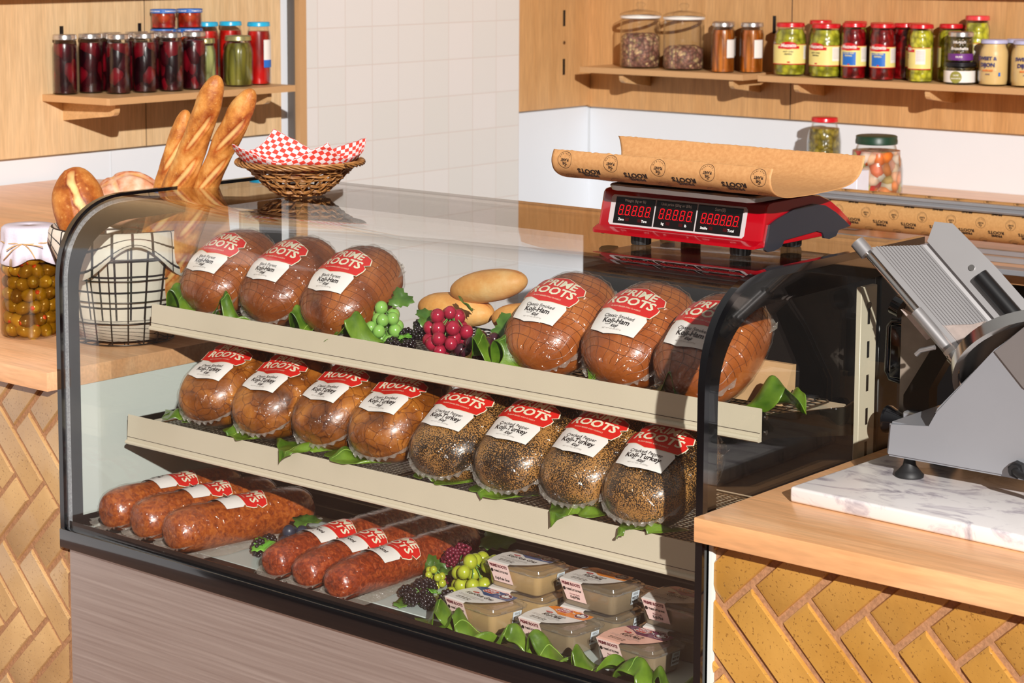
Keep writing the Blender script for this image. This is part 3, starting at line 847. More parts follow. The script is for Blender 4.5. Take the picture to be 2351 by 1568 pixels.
# base
mb = MB(); mb.box((0.006, 0.012, 0.0), (W - 0.006, 0.62, 0.551)); mb.build('base_cabinet', ['stainless'], case)
mb = MB(); mb.rbox((-0.001, -0.009, 0.5512), (W + 0.001, 0.012, 0.590), 0.003, 2)
mb.box((0.001, 0.0125, 0.552), (W - 0.001, 0.65, 0.572))
b = mb.build('bottom_rail', ['black_gloss'], case, 40)
mb = MB(); mb.box((0.012, 0.0122, 0.5722), (W - 0.012, 0.088, 0.5765)); mb.build('front_ledge', ['black_satin'], case)
mb = MB(); mb.rbox((0.03, 0.089, 0.5725), (W - 0.03, 0.432, 0.5775), 0.001, 1); mb.build('deck', ['deck_grey'], case, 40)
mb = MB()
for i in range(4):
    mb.rbox((0.03, 0.435 + 0.02 * i, 0.5725), (W - 0.03, 0.53, 0.596 + 0.018 * i), 0.003, 2)
mb.build('rear_sill', ['black_satin'], case, 40)
# end frames: black beads round the glass, and the black printed border of each side pane
for k, x0 in enumerate((0.0, W)):
    s = 1 if k == 0 else -1
    xa, xb = (x0 - 0.0035, x0 + 0.009) if k == 0 else (x0 - 0.009, x0 + 0.0035)
    mb = MB(); strip(mb, prof(-0.003, 0.66), prof(0.0095, 0.66), xa, xb)
    fr = mb.build('end_frame', ['black_gloss'], case, 50)
    gx = (x0 + 0.001, x0 + 0.0055) if k == 0 else (x0 - 0.0055, x0 - 0.001)
    outline = prof(0.0098, 0.65) + [(0.65, 0.60), (0.65, 0.592), (0.0098, 0.592)][1:]
    mb = MB(); mb.prism(outline, 'x', gx[0], gx[1]); mb.build('side_glass', ['side_glass'], case)
    # printed border on the inner face, wide at the front, rounded inside corner
    inner = []
    A = prof(0.0098, 0.65)
    for i, (y, z) in enumerate(A):
        inner.append(None)
    rr = 0.118
    B = [(0.047, 0.583), (0.047, 0.8), (0.047, 1.0), (0.047, 1.055)]
    for q in range(1, 16):
        a = pi / 2 * q / 16; B.append((0.047 + (0.145) * (1 - cos(a) ** 0.9), 1.055 + 0.137 * sin(a) ** 0.9))
    B += [(0.192, 1.192), (0.32, 1.193), (0.65, 1.196)]
    bx = (x0 + 0.0058, x0 + 0.0068) if k == 0 else (x0 - 0.0068, x0 - 0.0058)
    mb = MB(); strip(mb, A, B, bx[0], bx[1])
    mb.box((bx[0], 0.047, 0.583), (bx[1], 0.65, 0.606))
    mb.build('printed_border', ['print_black'], case)
    mb = MB()
    ga = (x0 + 0.009, x0 + 0.012) if k == 0 else (x0 - 0.012, x0 - 0.009)
    strip(mb, prof(0.0078, 0.60), prof(0.0155, 0.60), ga[0], ga[1])
    mb.build('gasket', ['grey_gasket'], case, 50)
    mb = MB(); px = (x0 + 0.008, x0 + 0.02) if k == 0 else (x0 - 0.02, x0 - 0.008)
    mb.rbox((px[0], 0.535, 0.60), (px[1], 0.60, 1.195), 0.002, 1); mb.build('rear_stile', ['black_satin'], case, 40)
    px = (x0 + 0.012, x0 + 0.022) if k == 0 else (x0 - 0.022, x0 - 0.012)
    mb = MB(); mb.rbox((px[0], 0.478, 0.60), (px[1], 0.530, 1.180), 0.001, 1); up_ = mb.build('upright', ['cream_metal'], case, 40)
    fx = px[1] if k else px[0]
    zz = 0.66
    while zz < 1.13:
        MB().box((fx - 0.0006, 0.500, zz), (fx + 0.0006, 0.507, zz + 0.028)).build('slot', ['black_satin'], up_); zz += 0.057
    mb = MB(); mb.cyl((fx - 0.001, 0.503, 1.148), (fx + 0.002, 0.503, 1.148), 0.006, 14); mb.build('screw', ['wire_steel'], up_, 40)
mb = MB(); strip(mb, prof(0.0005, 0.61), prof(0.0065, 0.61), 0.0095, W - 0.0095)
mb.build('front_glass', ['case_glass'], case, 60)
mb = MB(); strip(mb, [(0.0072, 0.583), (0.0072, 0.604)], [(0.0084, 0.583), (0.0084, 0.604)], 0.0125, W - 0.0125)
mb.build('lower_border', ['black_gloss'], case)
mb = MB(); mb.rbox((0.012, 0.612, 1.190), (W - 0.012, 0.640, 1.240), 0.003, 1); mb.build('rear_header', ['black_satin'], case, 40)

def case_shelf(yf, z, zr0, zr1, depth=0.505):
    mb = MB(); mb.rbox((0.05, yf + 0.008, z - 0.012), (W - 0.05, depth, z), 0.002, 1)
    sh = mb.build('shelf', ['cream_metal'], case, 40)
    mb = MB(); x0, x1 = 0.042, W - 0.030
    poly = [(yf + 0.006, zr1), (yf + 0.0035, zr1 + 0.001), (yf, zr0 + 0.006), (yf - 0.004, zr0 + 0.005), (yf - 0.0065, zr0 + 0.002), (yf - 0.0065, zr0 - 0.001), (yf - 0.003, zr0 - 0.003), (yf + 0.006, zr0 - 0.003)]
    mb.prism(poly, 'x', x0, x1); mb.build('price_rail', ['cream_metal'], sh)
    mb = MB(); mb.box((x0, yf - 0.0003, zr0 + 0.0115), (x1, yf + 0.001, zr0 + 0.0122)); mb.build('rail_groove', ['dark_gap'], sh)
    for xs in (0.030, W - 0.034):
        mb = MB()
        poly = [(yf + 0.012, zr1 - 0.006), (yf + 0.020, zr1 - 0.012), (0.47, z + 0.004), (0.50, z + 0.010), (0.51, z - 0.05), (0.47, z - 0.045), (yf + 0.03, zr0 - 0.002), (yf + 0.010, zr0 - 0.004)]
        mb.prism(poly, 'x', xs, xs + 0.0035); a = mb.build('shelf_arm', ['wire_dark'], sh)
        for (yy, z_) in ((yf + 0.018, zr1 - 0.016), (yf + 0.018, zr0 + 0.01)):
            sx_ = xs + 0.0035 if xs > 1 else xs
            MB().cyl((sx_ - 0.0005, yy, z_), (sx_ + 0.002, yy, z_), 0.004, 12).build('bolt', ['chrome'], a, 40)
    return sh
case_shelf(0.203, 0.974, 0.969, 1.019)
case_shelf(0.135, 0.782, 0.7455, 0.8015)

def wire_rack(x0, x1, y0, y1, z, sx, sy, mat, label, r=0.0008, legs=0.0):
    t = thing('wire_rack', label, 'rack', ((x0 + x1) / 2, (y0 + y1) / 2, z - 0.006), 0, 'wire racks inside the case')
    hx, hy = (x1 - x0) / 2, (y1 - y0) / 2
    mb = MB()
    mb.tube([(-hx + 0.01, -hy, 0.005), (hx - 0.01, -hy, 0.005), (hx, -hy + 0.01, 0.005), (hx, hy - 0.01, 0.005), (hx - 0.01, hy, 0.005), (-hx + 0.01, hy, 0.005), (-hx, hy - 0.01, 0.005), (-hx, -hy + 0.01, 0.005)], 0.0018, 6, True)
    mb.build('rim', [mat], t, 60)
    mb = MB()
    k = int(2 * hx / sx)
    for i in range(1, k):
        x = -hx + 2 * hx * i / k; mb.tube([(x, -hy, 0.0055), (x, hy, 0.0055)], r, 4, cap=False)
    k = int(2 * hy / sy)
    for i in range(1, k):
        y = -hy + 2 * hy * i / k; mb.tube([(-hx, y, 0.004), (hx, y, 0.004)], r, 4, cap=False)
    mb.build('grid', [mat], t, 60)
    for (a, b) in ((-1, -1), (1, -1), (1, 1), (-1, 1)):
        mb = MB(); mb.tube([(a * (hx - 0.03), b * (hy - 0.004), 0.004), (a * (hx - 0.03), b * (hy - 0.004), 0.0001 - legs)], 0.0018, 6); mb.build('foot', [mat], t)
    return t
wire_rack(0.105, 0.742, 0.150, 0.470, 0.7895, 0.0125, 0.0095, 'wire_steel', 'steel wire cooling rack under the four smoked turkey loaves')
wire_rack(0.752, 1.455, 0.150, 0.470, 0.7895, 0.0125, 0.0095, 'wire_dark', 'dark wire cooling rack under the cracked pepper loaves')
wire_rack(0.09, 0.76, 0.225, 0.470, 0.9815, 0.016, 0.013, 'wire_dark', 'dark wire rack under the black forest hams')
wire_rack(0.600, 0.915, 0.385, 0.470, 1.0125, 0.018, 0.018, 'black_satin', 'small raised wire rack holding the bread rolls', 0.0011, legs=0.030)
wire_rack(0.77, 1.452, 0.225, 0.485, 0.9815, 0.020, 0.018, 'black_satin', 'black wire rack with square mesh behind the classic smoked hams', 0.0011)

# ================================================================== LABELS
WHITE_L, CREAM_L, RED_L, INK, INKW, INKG = 0, 1, 2, 3, 4, 5
LMATS = ['label_white', 'label_cream', 'label_red', 'ink_black', 'label_cream', 'ink_grey']
RED_OUT = [(-0.052, 0.057), (-0.030, 0.0545), (-0.010, 0.0470), (0.012, 0.0500), (0.047, 0.0515), (0.0525, 0.066), (0.0530, 0.074), (0.0475, 0.0775), (0.0485, 0.0825), (0.0560, 0.0850), (0.0520, 0.0985), (0.030, 0.1055), (0.011, 0.1125), (-0.018, 0.1085), (-0.043, 0.1060), (-0.0465, 0.0945), (-0.0405, 0.0905), (-0.0420, 0.0860), (-0.0525, 0.0840)]
WHITE_OUT = [(-0.0465, 0.008), (-0.014, -0.0008), (-0.006, 0.0), (0.0455, 0.004), (0.0470, 0.044), (0.0430, 0.0495), (0.043, 0.056), (-0.046, 0.060), (-0.0465, 0.052), (-0.0500, 0.047)]
def grow(o, k):
    cx = sum(p[0] for p in o) / len(o); cy = sum(p[1] for p in o) / len(o)
    return [(cx + (p[0] - cx) * (1 + k), cy + (p[1] - cy) * (1 + k)) for p in o]
def brand_label(mapf, kind, name, net, parent, off=0.0030, sc=1.0, dv=0.0, nm='label'):
    mb = MB(); D = dict(dv=dv, sc=sc)
    decal(mb, poly2d(WHITE_OUT), mapf, off, WHITE_L, **D)
    decal(mb, poly2d(grow(RED_OUT, 0.035)), mapf, off + 0.0003, CREAM_L, **D)
    decal(mb, poly2d(RED_OUT), mapf, off + 0.0006, RED_L, **D)
    def tx(body, size, u, v, mi, bold=0.0, shear=0.0, sx=1.0, rot=0.0):
        vs, fs = text2d(body, size, bold, shear, sx)
        decal(mb, (vs, fs), mapf, off + 0.0011, mi, du=u * sc, dv=v * sc + dv, rot=rot, sc=sc)
    tx('PRIME', 0.0232, 0.005, 0.0945, INKW, 0.0007, 0.12, 1.08)
    tx('ROOTS', 0.0240, 0.000, 0.0740, INKW, 0.0007, 0.12, 1.08)
    tx('PLANT-BASED DELI CLASSICS', 0.0042, -0.001, 0.0590, INKW)
    tx(kind, 0.0100, -0.001, 0.0370, INK, 0.0001, 0.0, 0.9)
    tx(name, 0.0150, -0.001, 0.0262, INK, 0.0004, 0.0, 0.88)
    tx('from', 0.0038, -0.0150, 0.0178, INK)
    tx('Koji', 0.0082, 0.000, 0.0158, INK, 0.0003, 0.35)
    tx(net, 0.0036, -0.001, 0.0092, INKG)
    return mb.build(nm, LMATS, parent, 60, fix=False)

# ================================================================== LOAVES
def sgp(v, e): return (abs(v) ** e) * (1 if v >= 0 else -1)
class Loaf:
    def __init__(s, a, b, Lh, n=2.4, p=2.7, tilt=0.0, seed=0, bumpy=0.004, taper=0.0):
        s.a, s.b, s.Lh, s.n, s.p, s.tau, s.seed, s.bumpy, s.taper = a, b, Lh, n, p, R(tilt), seed, bumpy, taper
        s.z0 = 0.0
        s.z0 = -min(s.pos(sin(f * pi / 2), th * pi / 18, 0)[2] for f in [-1 + i / 12 for i in range(25)] for th in range(36))
        # arc length table from the crown
        s.tab = []
        acc = 0; prev = None
        for k in range(0, 91):
            th = pi / 2 - k * R(2); q = Vector(s.pos(0, th, 0))
            if prev is not None: acc += (q - prev).length
            prev = q; s.tab.append((acc, th))
    def raw(s, t, th, off=0.0):
        t = max(-1, min(1, t))
        r = max(0.0, 1 - abs(t) ** s.p) ** (1 / s.p)
        r *= 1 + s.taper * t
        x = (s.a * sgp(cos(th), 2 / s.n)) * r; z = (s.b * sgp(sin(th), 2 / s.n)) * r
        y = s.Lh * t
        nv = Vector((x / (s.a * s.a), y / (s.Lh * s.Lh) * (abs(t) ** max(0, s.p - 2)), z / (s.b * s.b)))
        if nv.length < 1e-6: nv = Vector((0, t, 0))
        nv.normalize()
        d = off + s.bumpy * noise.noise(Vector((x * 16 + s.seed, y * 16, z * 16 + s.seed)))
        return Vector((x, y, z)) + nv * d
    def pos(s, t, th, off=0.0):
        v = s.raw(t, th, off)
        c, q = cos(s.tau), sin(s.tau)
        return (v.x, v.y * c - v.z * q, v.y * q + v.z * c + s.z0)
    def shell(s, off=0.0, nf=26, nt=40, wr=0.0):
        mb = MB(); vs = []
        for i in range(nf + 1):
            f = -pi / 2 + pi * i / nf; t = sin(f)
            for k in range(nt):
                th = 2 * pi * k / nt
                o = off
                if wr:
                    o += wr * 0.45 * abs(noise.noise(Vector(s.pos(t, th, 0)) * 55)) + wr * abs(noise.noise(Vector((cos(th) * 3 + s.seed, sin(th) * 3, t * 5)))) + wr * 1.2 * max(0, abs(t) - 0.6) * abs(sin(th * 7 + s.seed + 3 * t))
                vs.append(s.pos(t, th, o))
        fs = []
        for i in range(nf):
            for k in range(nt):
                k2 = (k + 1) % nt; fs.append((i * nt + k, i * nt + k2, (i + 1) * nt + k2, (i + 1) * nt + k))
        mb.add(vs, fs); return mb
    def map(s, v0=0.0, th0=0.0):
        def f(u, v, off):
            u = u - th0
            au = abs(u); tb = s.tab
            for i in range(1, len(tb)):
                if tb[i][0] >= au or i == len(tb) - 1:
                    w = (au - tb[i - 1][0]) / max(1e-9, tb[i][0] - tb[i - 1][0]); th = tb[i - 1][1] + (tb[i][1] - tb[i - 1][1]) * w; break
            if u < 0: th = pi - th
            return s.pos((v + v0) / s.Lh, th, off)
        return f
    def frill(s, sd, end=-1, zoff=0.0, wd=0.010, n=70, sp=0.93):
        """crimped heat seal running across the end of the bag"""
        mb = MB(); vs = []
        random.seed(sd)
        c, q = cos(s.tau), sin(s.tau)
        for i in range(n + 1):
            u = -1 + 2 * i / n
            x = s.a * u * sp
            t = end * max(0.0, 1 - abs(u * sp) ** s.p) ** (1 / s.p)
            zb = -s.b * 0.20 * (1 - u * u) + zoff
            tip = wd * (0.75 + 0.5 * noise.noise(Vector((u * 6, sd, 0)))) + (0.010 if abs(u) > 0.93 else 0)
            for j in range(4):
                g = j / 3
                ruf = (0.0028 * sin(u * 34 + sd) + 0.0035 * noise.noise(Vector((u * 14, sd * 2.0, g)))) * g
                v = Vector((x * (1 + 0.05 * g), s.Lh * t * 1.0 + end * (0.001 + tip * g), zb + ruf - 0.002 * g))
                vs.append((v.x, v.y * c - v.z * q, v.y * q + v.z * c + s.z0))
        fs = []
        for i in range(n):
            for j in range(3): fs.append((i * 4 + j, (i + 1) * 4 + j, (i + 1) * 4 + j + 1, i * 4 + j + 1))
        mb.add(vs, fs); return mb

def make_loaf(name, spec, mat, kind, nm, net, label, cat, group, lv=-0.064, th0=0.0, net_lines=False, lsc=1.0):
    root = thing(name, label, cat, (0, 0, 0), 0, group)
    spec.shell(0).build('body', [mat], root, 180)
    if net_lines:
        mb = MB()
        for k in range(-5, 6):
            pts = [spec.pos(sin(f), 0.15 + (pi - 0.3) * (k + 5) / 10 + 0.06 * sin(f * 9), 0.0004) for f in [(-1.25 + 2.5 * i / 24) for i in range(25)]]
            mb.tube(pts, 0.0005, 4)
        for q in range(-6, 7):
            pts = [spec.pos(q / 7.5 + 0.03 * sin(th * 4), th, 0.0004) for th in [0.02 + (pi - 0.04) * i / 24 for i in range(25)]]
            mb.tube(pts, 0.0005, 4)
        mb.build('netting', ['netting'], root, 60)
    spec.shell(0.0012, 60, 90, 0.0038).build('wrapper', ['shrink_wrap'], root, 180)
    spec.frill(spec.seed + 3).build('heat_seal', ['wrap_frill'], root, 180)
    spec.frill(spec.seed + 9, end=1, wd=0.012).build('heat_seal', ['wrap_frill'], root, 180)
    brand_label(spec.map(lv * lsc, th0), kind, nm, net, root, off=0.0050, sc=lsc)
    return root

def lay(proto, spots, labels, base_z, pick='label'):
    """first spot moves the prototype, the rest are copies"""
    for i, ((x, y, rz), lab) in enumerate(zip(spots, labels)):
        o = proto if i == 0 else copy_thing(proto, (0, 0, 0))
        o.location = (x, y, base_z); o.rotation_euler = (0, 0, R(rz)); o['label'] = lab

HAMZ = 0.9885
lb = Loaf(0.083, 0.064, 0.106, 2.3, 2.6, 33, 1, 0.005)
p = make_loaf('wrapped_ham', lb, 'ham_black_forest', 'Black Forest', 'Koji-Ham', 'NET WT 4.55 LBS (2071g)', '', 'ham', 'black forest hams on the upper case shelf', net_lines=True)
lay(p, [(0.132, 0.337, 0), (0.300, 0.345, 0), (0.484, 0.330, 3)],
    ['black forest ham at the far left end of the upper shelf', 'black forest ham between the two other black forest hams', 'black forest ham on the upper shelf beside the green grapes'], HAMZ)
lb = Loaf(0.083, 0.063, 0.108, 2.3, 2.6, 32, 5, 0.005)
p = make_loaf('wrapped_ham', lb, 'ham_classic', 'Classic Smoked', 'Koji-Ham', 'NET WT 4.55 LBS (2071g)', '', 'ham', 'classic smoked hams on the upper case shelf', net_lines=True)
lay(p, [(0.996, 0.330, 0), (1.164, 0.332, 1), (1.325, 0.318, 0)],
    ['classic smoked ham leaning beside the red grapes and bread rolls', 'classic smoked ham below the red scale, middle of its three', 'classic smoked ham against the right glass end of the case'], HAMZ)
TZ = 0.7965
lb = Loaf(0.078, 0.057, 0.110, 2.6, 2.7, 25, 9, 0.007)
p = make_loaf('wrapped_turkey', lb, 'turkey_smoked', 'Classic Smoked', 'Koji-Turkey', 'NET WT 4.52 LBS (2050g)', '', 'turkey loaf', 'smoked turkey loaves on the lower case shelf')
lay(p, [(0.226, 0.250, 3), (0.386, 0.247, 0), (0.536, 0.262, -2), (0.680, 0.262, 2)],
    ['smoked turkey loaf at the far left end of the lower shelf', 'smoked turkey loaf second from the left end of the lower shelf', 'smoked turkey loaf third from the left end of the lower shelf', 'smoked turkey loaf touching the first pepper coated loaf'], TZ)
lb = Loaf(0.079, 0.058, 0.114, 2.6, 2.8, 25, 14, 0.004)
p = make_loaf('wrapped_turkey', lb, 'turkey_pepper', 'Cracked Pepper', 'Koji-Turkey', 'NET WT 4.52 LBS (2050g)', '', 'turkey loaf', 'cracked pepper turkey loaves on the lower case shelf')
lay(p, [(0.856, 0.240, 0), (1.002, 0.243, 1), (1.144, 0.250, -1), (1.286, 0.235, 2)],
    ['cracked pepper loaf touching the last smoked turkey loaf', 'cracked pepper loaf second in its row of four', 'cracked pepper loaf third in its row of four', 'cracked pepper loaf against the right end frame'], TZ)

DZ = 0.5778
def make_log(name, r, Lh, mat, kind, nm, label, cat, group, seed, lv, th0):
    spec = Loaf(r, r * 0.96, Lh, 2.0, 5.5, 0, seed, 0.004)
    root = thing(name, label, cat, (0, 0, 0), 0, group)
    spec.shell(0, 40, 32).build('body', [mat], root, 180)
    spec.shell(0.0012, 80, 60, 0.0026).build('wrapper', ['shrink_wrap'], root, 180)
    for e in (-1, 1):
        spec.frill(seed + e, end=e, wd=0.022, n=30, zoff=-r * 0.35).build('end_flap', ['wrap_frill'], root, 180)
    # loose clear sheet of the bag along one side
    mb = MB(); vs = []
    n = 30
    for i in range(n + 1):
        y = -Lh * 1.04 + 2.0 * Lh * i / n
        w = 0.016 + 0.006 * noise.noise(Vector((y * 20, seed, 1)))
        for j in range(4):
            g = j / 3
            vs.append((r * 0.80 + w * g, y, 0.012 * (1 - g) + 0.0015 + 0.0012 * sin(y * 60 + seed) * g))
    fs = [(i * 4 + j, (i + 1) * 4 + j, (i + 1) * 4 + j + 1, i * 4 + j + 1) for i in range(n) for j in range(3)]
    mb.add(vs, fs); mb.build('side_seam', ['wrap_frill'], root, 180)
    brand_label(spec.map(lv, th0), kind, nm, 'NET WT 2 LBS (907g)', root, off=0.0038, sc=0.95)
    return root
p = make_log('salami_log', 0.0470, 0.162, 'salami_meat', 'Genoa', 'Salami', '', 'salami', 'salami logs at the left of the case floor', 21, -0.056, 0.010)
lay(p, [(0.096, 0.205, -5), (0.202, 0.200, -7), (0.312, 0.190, -9)],
    ['thick salami log closest to the left glass end of the case', 'thick salami log lying between the two other salami logs', 'thick salami log beside the blue grapes on the case floor'], DZ)
p = make_log('pepperoni_log', 0.0375, 0.190, 'pepperoni_meat', 'Classic', 'Pepperoni', '', 'pepperoni', 'pepperoni logs on the case floor', 31, -0.095, 0.006)
lay(p, [(0.546, 0.236, 0), (0.632, 0.230, 0), (0.720, 0.222, 0)],
    ['dark red pepperoni log beside the blue grapes and mint leaf', 'dark red pepperoni log lying between the two other pepperoni logs', 'dark red pepperoni log beside the yellow grapes'], DZ)

# ================================================================== PATE TUBS
TM = ['label_white', 'label_blue', 'label_red_soft', 'label_cream', 'ink_black', 'ink_grey', 'ink_maroon', 'label_pink', 'sticker', 'ink_white']
def rrect(hx, hy, r, n=5):
    pts = []
    for cx, cy, a0 in ((hx - r, hy - r, 0), (-hx + r, hy - r, 90), (-hx + r, -hy + r, 180), (hx - r, -hy + r, 270)):
        for k in range(n + 1):
            a = R(a0 + 90 * k / n); pts.append((cx + r * cos(a), cy + r * sin(a)))
    return pts
def stackloft(mb, rings, mi=0, cap0=True, cap1=True):
    n = len(rings[0][0]); vs = []
    for pts, z in rings: vs += [(p[0], p[1], z) for p in pts]
    fs = []
    for i in range(len(rings) - 1):
        for k in range(n):
            k2 = (k + 1) % n; fs.append((i * n + k, i * n + k2, (i + 1) * n + k2, (i + 1) * n + k))
    if cap0: fs.append(tuple(range(n - 1, -1, -1)))
    if cap1: fs.append(tuple((len(rings) - 1) * n + k for k in range(n)))
    mb.add(vs, fs, mi)
TOPL = [(-0.052, -0.0410), (-0.058, -0.020), (-0.060, 0.002), (-0.055, 0.022), (-0.046, 0.038), (-0.040, 0.0410), (0.040, 0.0410), (0.0425, 0.032), (0.041, 0.015), (0.034, -0.004), (0.022, -0.022), (0.006, -0.036), (-0.004, -0.0410)]
CHEV = [(-0.0520, 0.029), (-0.046, 0.038), (-0.040, 0.0410), (0.040, 0.0410), (0.0425, 0.032), (0.0405, 0.014), (-0.012, 0.009), (-0.030, 0.021)]
LOZ = [(-0.0150, -0.004), (-0.008, -0.0085), (0.0100, -0.0085), (0.0135, -0.0035), (0.0128, 0.0010), (0.0165, 0.0030), (0.0135, 0.0065), (0.0045, 0.0090), (-0.0095, 0.0090), (-0.0125, 0.0045), (-0.0110, 0.0010)]
def make_tub(fill, accent, flavor, name, paper='label_white', xinvert=False):
    root = thing('pate_tub', '', 'food tub', (0, 0, 0))
    hx, hy, H = 0.062, 0.0400, 0.041
    mb = MB(); stackloft(mb, [(rrect(hx * 0.84, hy * 0.80, 0.010), 0.0), (rrect(hx * 0.90, hy * 0.86, 0.011), 0.003), (rrect(hx * 0.975, hy * 0.965, 0.012), H - 0.006)])
    mb.build('pate_filling', [fill], root, 50)
    mb = MB(); stackloft(mb, [(rrect(hx * 0.86, hy * 0.82, 0.010), -0.0005), (rrect(hx * 0.92, hy * 0.88, 0.011), 0.003), (rrect(hx * 0.995, hy * 0.985, 0.012), H - 0.004), (rrect(hx * 1.07, hy * 1.09, 0.014), H - 0.003), (rrect(hx * 1.07, hy * 1.09, 0.014), H - 0.001)], cap1=False)
    mb.build('tub', ['tub_plastic'], root, 40)
    mb = MB(); stackloft(mb, [(rrect(hx * 1.09, hy * 1.12, 0.015), H - 0.004), (rrect(hx * 1.10, hy * 1.13, 0.015), H + 0.001), (rrect(hx * 1.02, hy * 1.02, 0.013), H + 0.0015), (rrect(hx * 1.00, hy * 1.0, 0.013), H + 0.0055), (rrect(hx * 0.95, hy * 0.94, 0.012), H + 0.0060), (rrect(hx * 0.94, hy * 0.92, 0.012), H + 0.0040), (rrect(hx * 0.5, hy * 0.5, 0.012), H + 0.0040)], cap0=False)
    for sx in (-1, 1):
        mb.rbox((sx * 0.03 - 0.007, -hy * 1.13 - 0.001, H - 0.002), (sx * 0.03 + 0.007, -hy * 1.13 + 0.001, H + 0.002), 0.0006, 1)
        mb.rbox((hx * 1.10 - 0.001, sx * 0.018 - 0.007, H - 0.002), (hx * 1.10 + 0.001, sx * 0.018 + 0.007, H + 0.002), 0.0006, 1)
    mb.build('lid', ['tub_plastic'], root, 40)
    # sleeve: top face bends over the front edge and hangs down the front
    ty = -0.0410
    def topm(u, v, o): return (u, v, H + 0.0066 + o)
    fy0 = -hy * 1.16; z1 = H + 0.0066
    def frm(u, v, o):
        g = -v / 0.040
        return (u + 0.004 * g, fy0 + 0.006 * g - 0.004 * (1 - (1 - g)) * 0 - o, z1 - 0.001 + v)
    mats = list(TM); mats[1] = accent; mats[0] = paper
    mb = MB()
    decal(mb, poly2d(TOPL, 0.02), topm, 0.0, 0)
    mb.add([(-0.052, ty, z1), (-0.004, ty, z1), (-0.004, fy0, z1 - 0.0015), (-0.052, fy0, z1 - 0.0015)], [(3, 2, 1, 0)], 0)
    mb.add([frm(-0.052, 0, 0), frm(-0.004, 0, 0), frm(0.002, -0.034, 0), frm(-0.042, -0.034, 0)], [(3, 2, 1, 0)], 7)
    decal(mb, poly2d(CHEV, 0.03), topm, 0.0003, 1)
    decal(mb, poly2d(grow(LOZ, 0.10), 0.03), topm, 0.0005, 3, du=-0.016, dv=0.030)
    decal(mb, poly2d(LOZ, 0.03), topm, 0.0007, 2, du=-0.016, dv=0.030)
    def tx(body, size, u, v, mi, bold=0.0, shear=0.0, sx=1.0, m=topm, o=0.001):
        decal(mb, text2d(body, size, bold, shear, sx), m, o, mi, du=u, dv=v)
    tx('PRIME', 0.0078, -0.0150, 0.0340, 9, 0.00025, 0.1); tx('ROOTS', 0.0078, -0.0165, 0.0268, 9, 0.00025, 0.1)
    tx('x', 0.0085, 0.0068, 0.0295, 9, 0.0003)
    decal(mb, poly2d(ellipse2d(0.0235, 0.0285, 0.0122, 0.0122), 0.03), topm, 0.0005, 9)
    decal(mb, poly2d(ellipse2d(0.0235, 0.0285, 0.0115, 0.0115), 0.03), topm, 0.0007, 6)
    tx('THREE LITTLE', 0.0031, 0.0235, 0.0370, 9); tx('PIGS', 0.0034, 0.0235, 0.0205, 9)
    for (cx, cy, a, b) in ((0.0172, 0.0282, 0.0030, 0.0030), (0.0235, 0.0302, 0.0030, 0.0048), (0.0298, 0.0276, 0.0030, 0.0036), (0.0205, 0.0250, 0.0045, 0.0018), (0.0275, 0.0245, 0.0045, 0.0018)):
        decal(mb, poly2d(ellipse2d(cx, cy, a, b, 12), 0.03), topm, 0.0010, 9)
    decal(mb, poly2d(ellipse2d(-0.0300, 0.0085, 0.0078, 0.0032, 20), 0.03), topm, 0.0005, 2)
    tx('PLANT', 0.0026, -0.030, 0.0098, 9); tx('BASED', 0.0026, -0.030, 0.0073, 9)
    if flavor:
        tx(flavor, 0.0085, -0.010, 0.0020, 4, 0.0, 0.3, 0.9)
        tx(name, 0.0120, -0.012, -0.0060, 4, 0.0003, 0.3, 0.9)
    else:
        tx(name, 0.0125, -0.010, -0.0020, 4, 0.0002, 0.3, 0.9)
    for i, s_ in enumerate(('RICH, CRAFTED WITH WINE AND HERBS,', 'PAIRS PERFECTLY WITH FRUIT AND CHEESE', 'FOR YOUR NEXT PICNIC')):
        tx(s_, 0.0031, -0.016, -0.0135 - 0.0036 * i, 5)
    tx('KEEP REFRIGERATED', 0.0036, -0.022, -0.0270, 4, 0.0001); tx('NET WT 6 OZ (170g)', 0.0036, -0.022, -0.0320, 4, 0.0001)
    tx('PRIME ROOTS', 0.0068, -0.027, -0.0055, 6, 0.0003, 0, 0.95, frm, 0.0006)
    tx('x', 0.003, -0.026, -0.0110, 4, 0, 0, 1, frm, 0.0006)
    tx('THREE LITTLE PIGS', 0.0043, -0.0225, -0.0150, 4, 0.0002, 0, 0.9, frm, 0.0006)
    decal(mb, poly2d(ellipse2d(-0.0435, -0.0150, 0.0032, 0.0032, 14), 0.03), frm, 0.0005, 4)
    if flavor: tx(flavor, 0.0042, -0.022, -0.0225, 6, 0, 0, 0.9, frm, 0.0006)
    tx(name, 0.0066, -0.022, -0.0278, 4, 0.0002, 0, 0.85, frm, 0.0006)
    mb.build('sleeve', mats, root, 40, fix=False)
    # date sticker on the end
    st = MB()
    def sd(u, v, o): return (hx * 0.985 - (0.0 - v) * 0.16 + 0.0006 + o, u + 0.018, 0.024 + v)
    decal(st, poly2d([(-0.010, -0.012), (0.010, -0.012), (0.010, 0.011), (-0.010, 0.011)], 0.05), sd, 0.0, 0)
    decal(st, text2d('0502', 0.0062), sd, 0.0005, 1, dv=0.0065); decal(st, text2d('BEST BY', 0.0046, 0.0002), sd, 0.0005, 1); decal(st, text2d('06/07/24', 0.0046, 0.0002), sd, 0.0005, 1, dv=-0.0065)
    st.build('date_sticker', ['sticker', 'ink_black'], root, 40, fix=False)
    return root
foie = make_tub('pate_light', 'label_blue', '', 'Koji-Foie Gras')
apple = make_tub('pate_grey', 'label_orange', 'Harvest Apple', 'Koji-Pâté')
truf = make_tub('pate_grey', 'label_plum', 'Black Truffle', 'Koji-Pâté', 'label_peach')
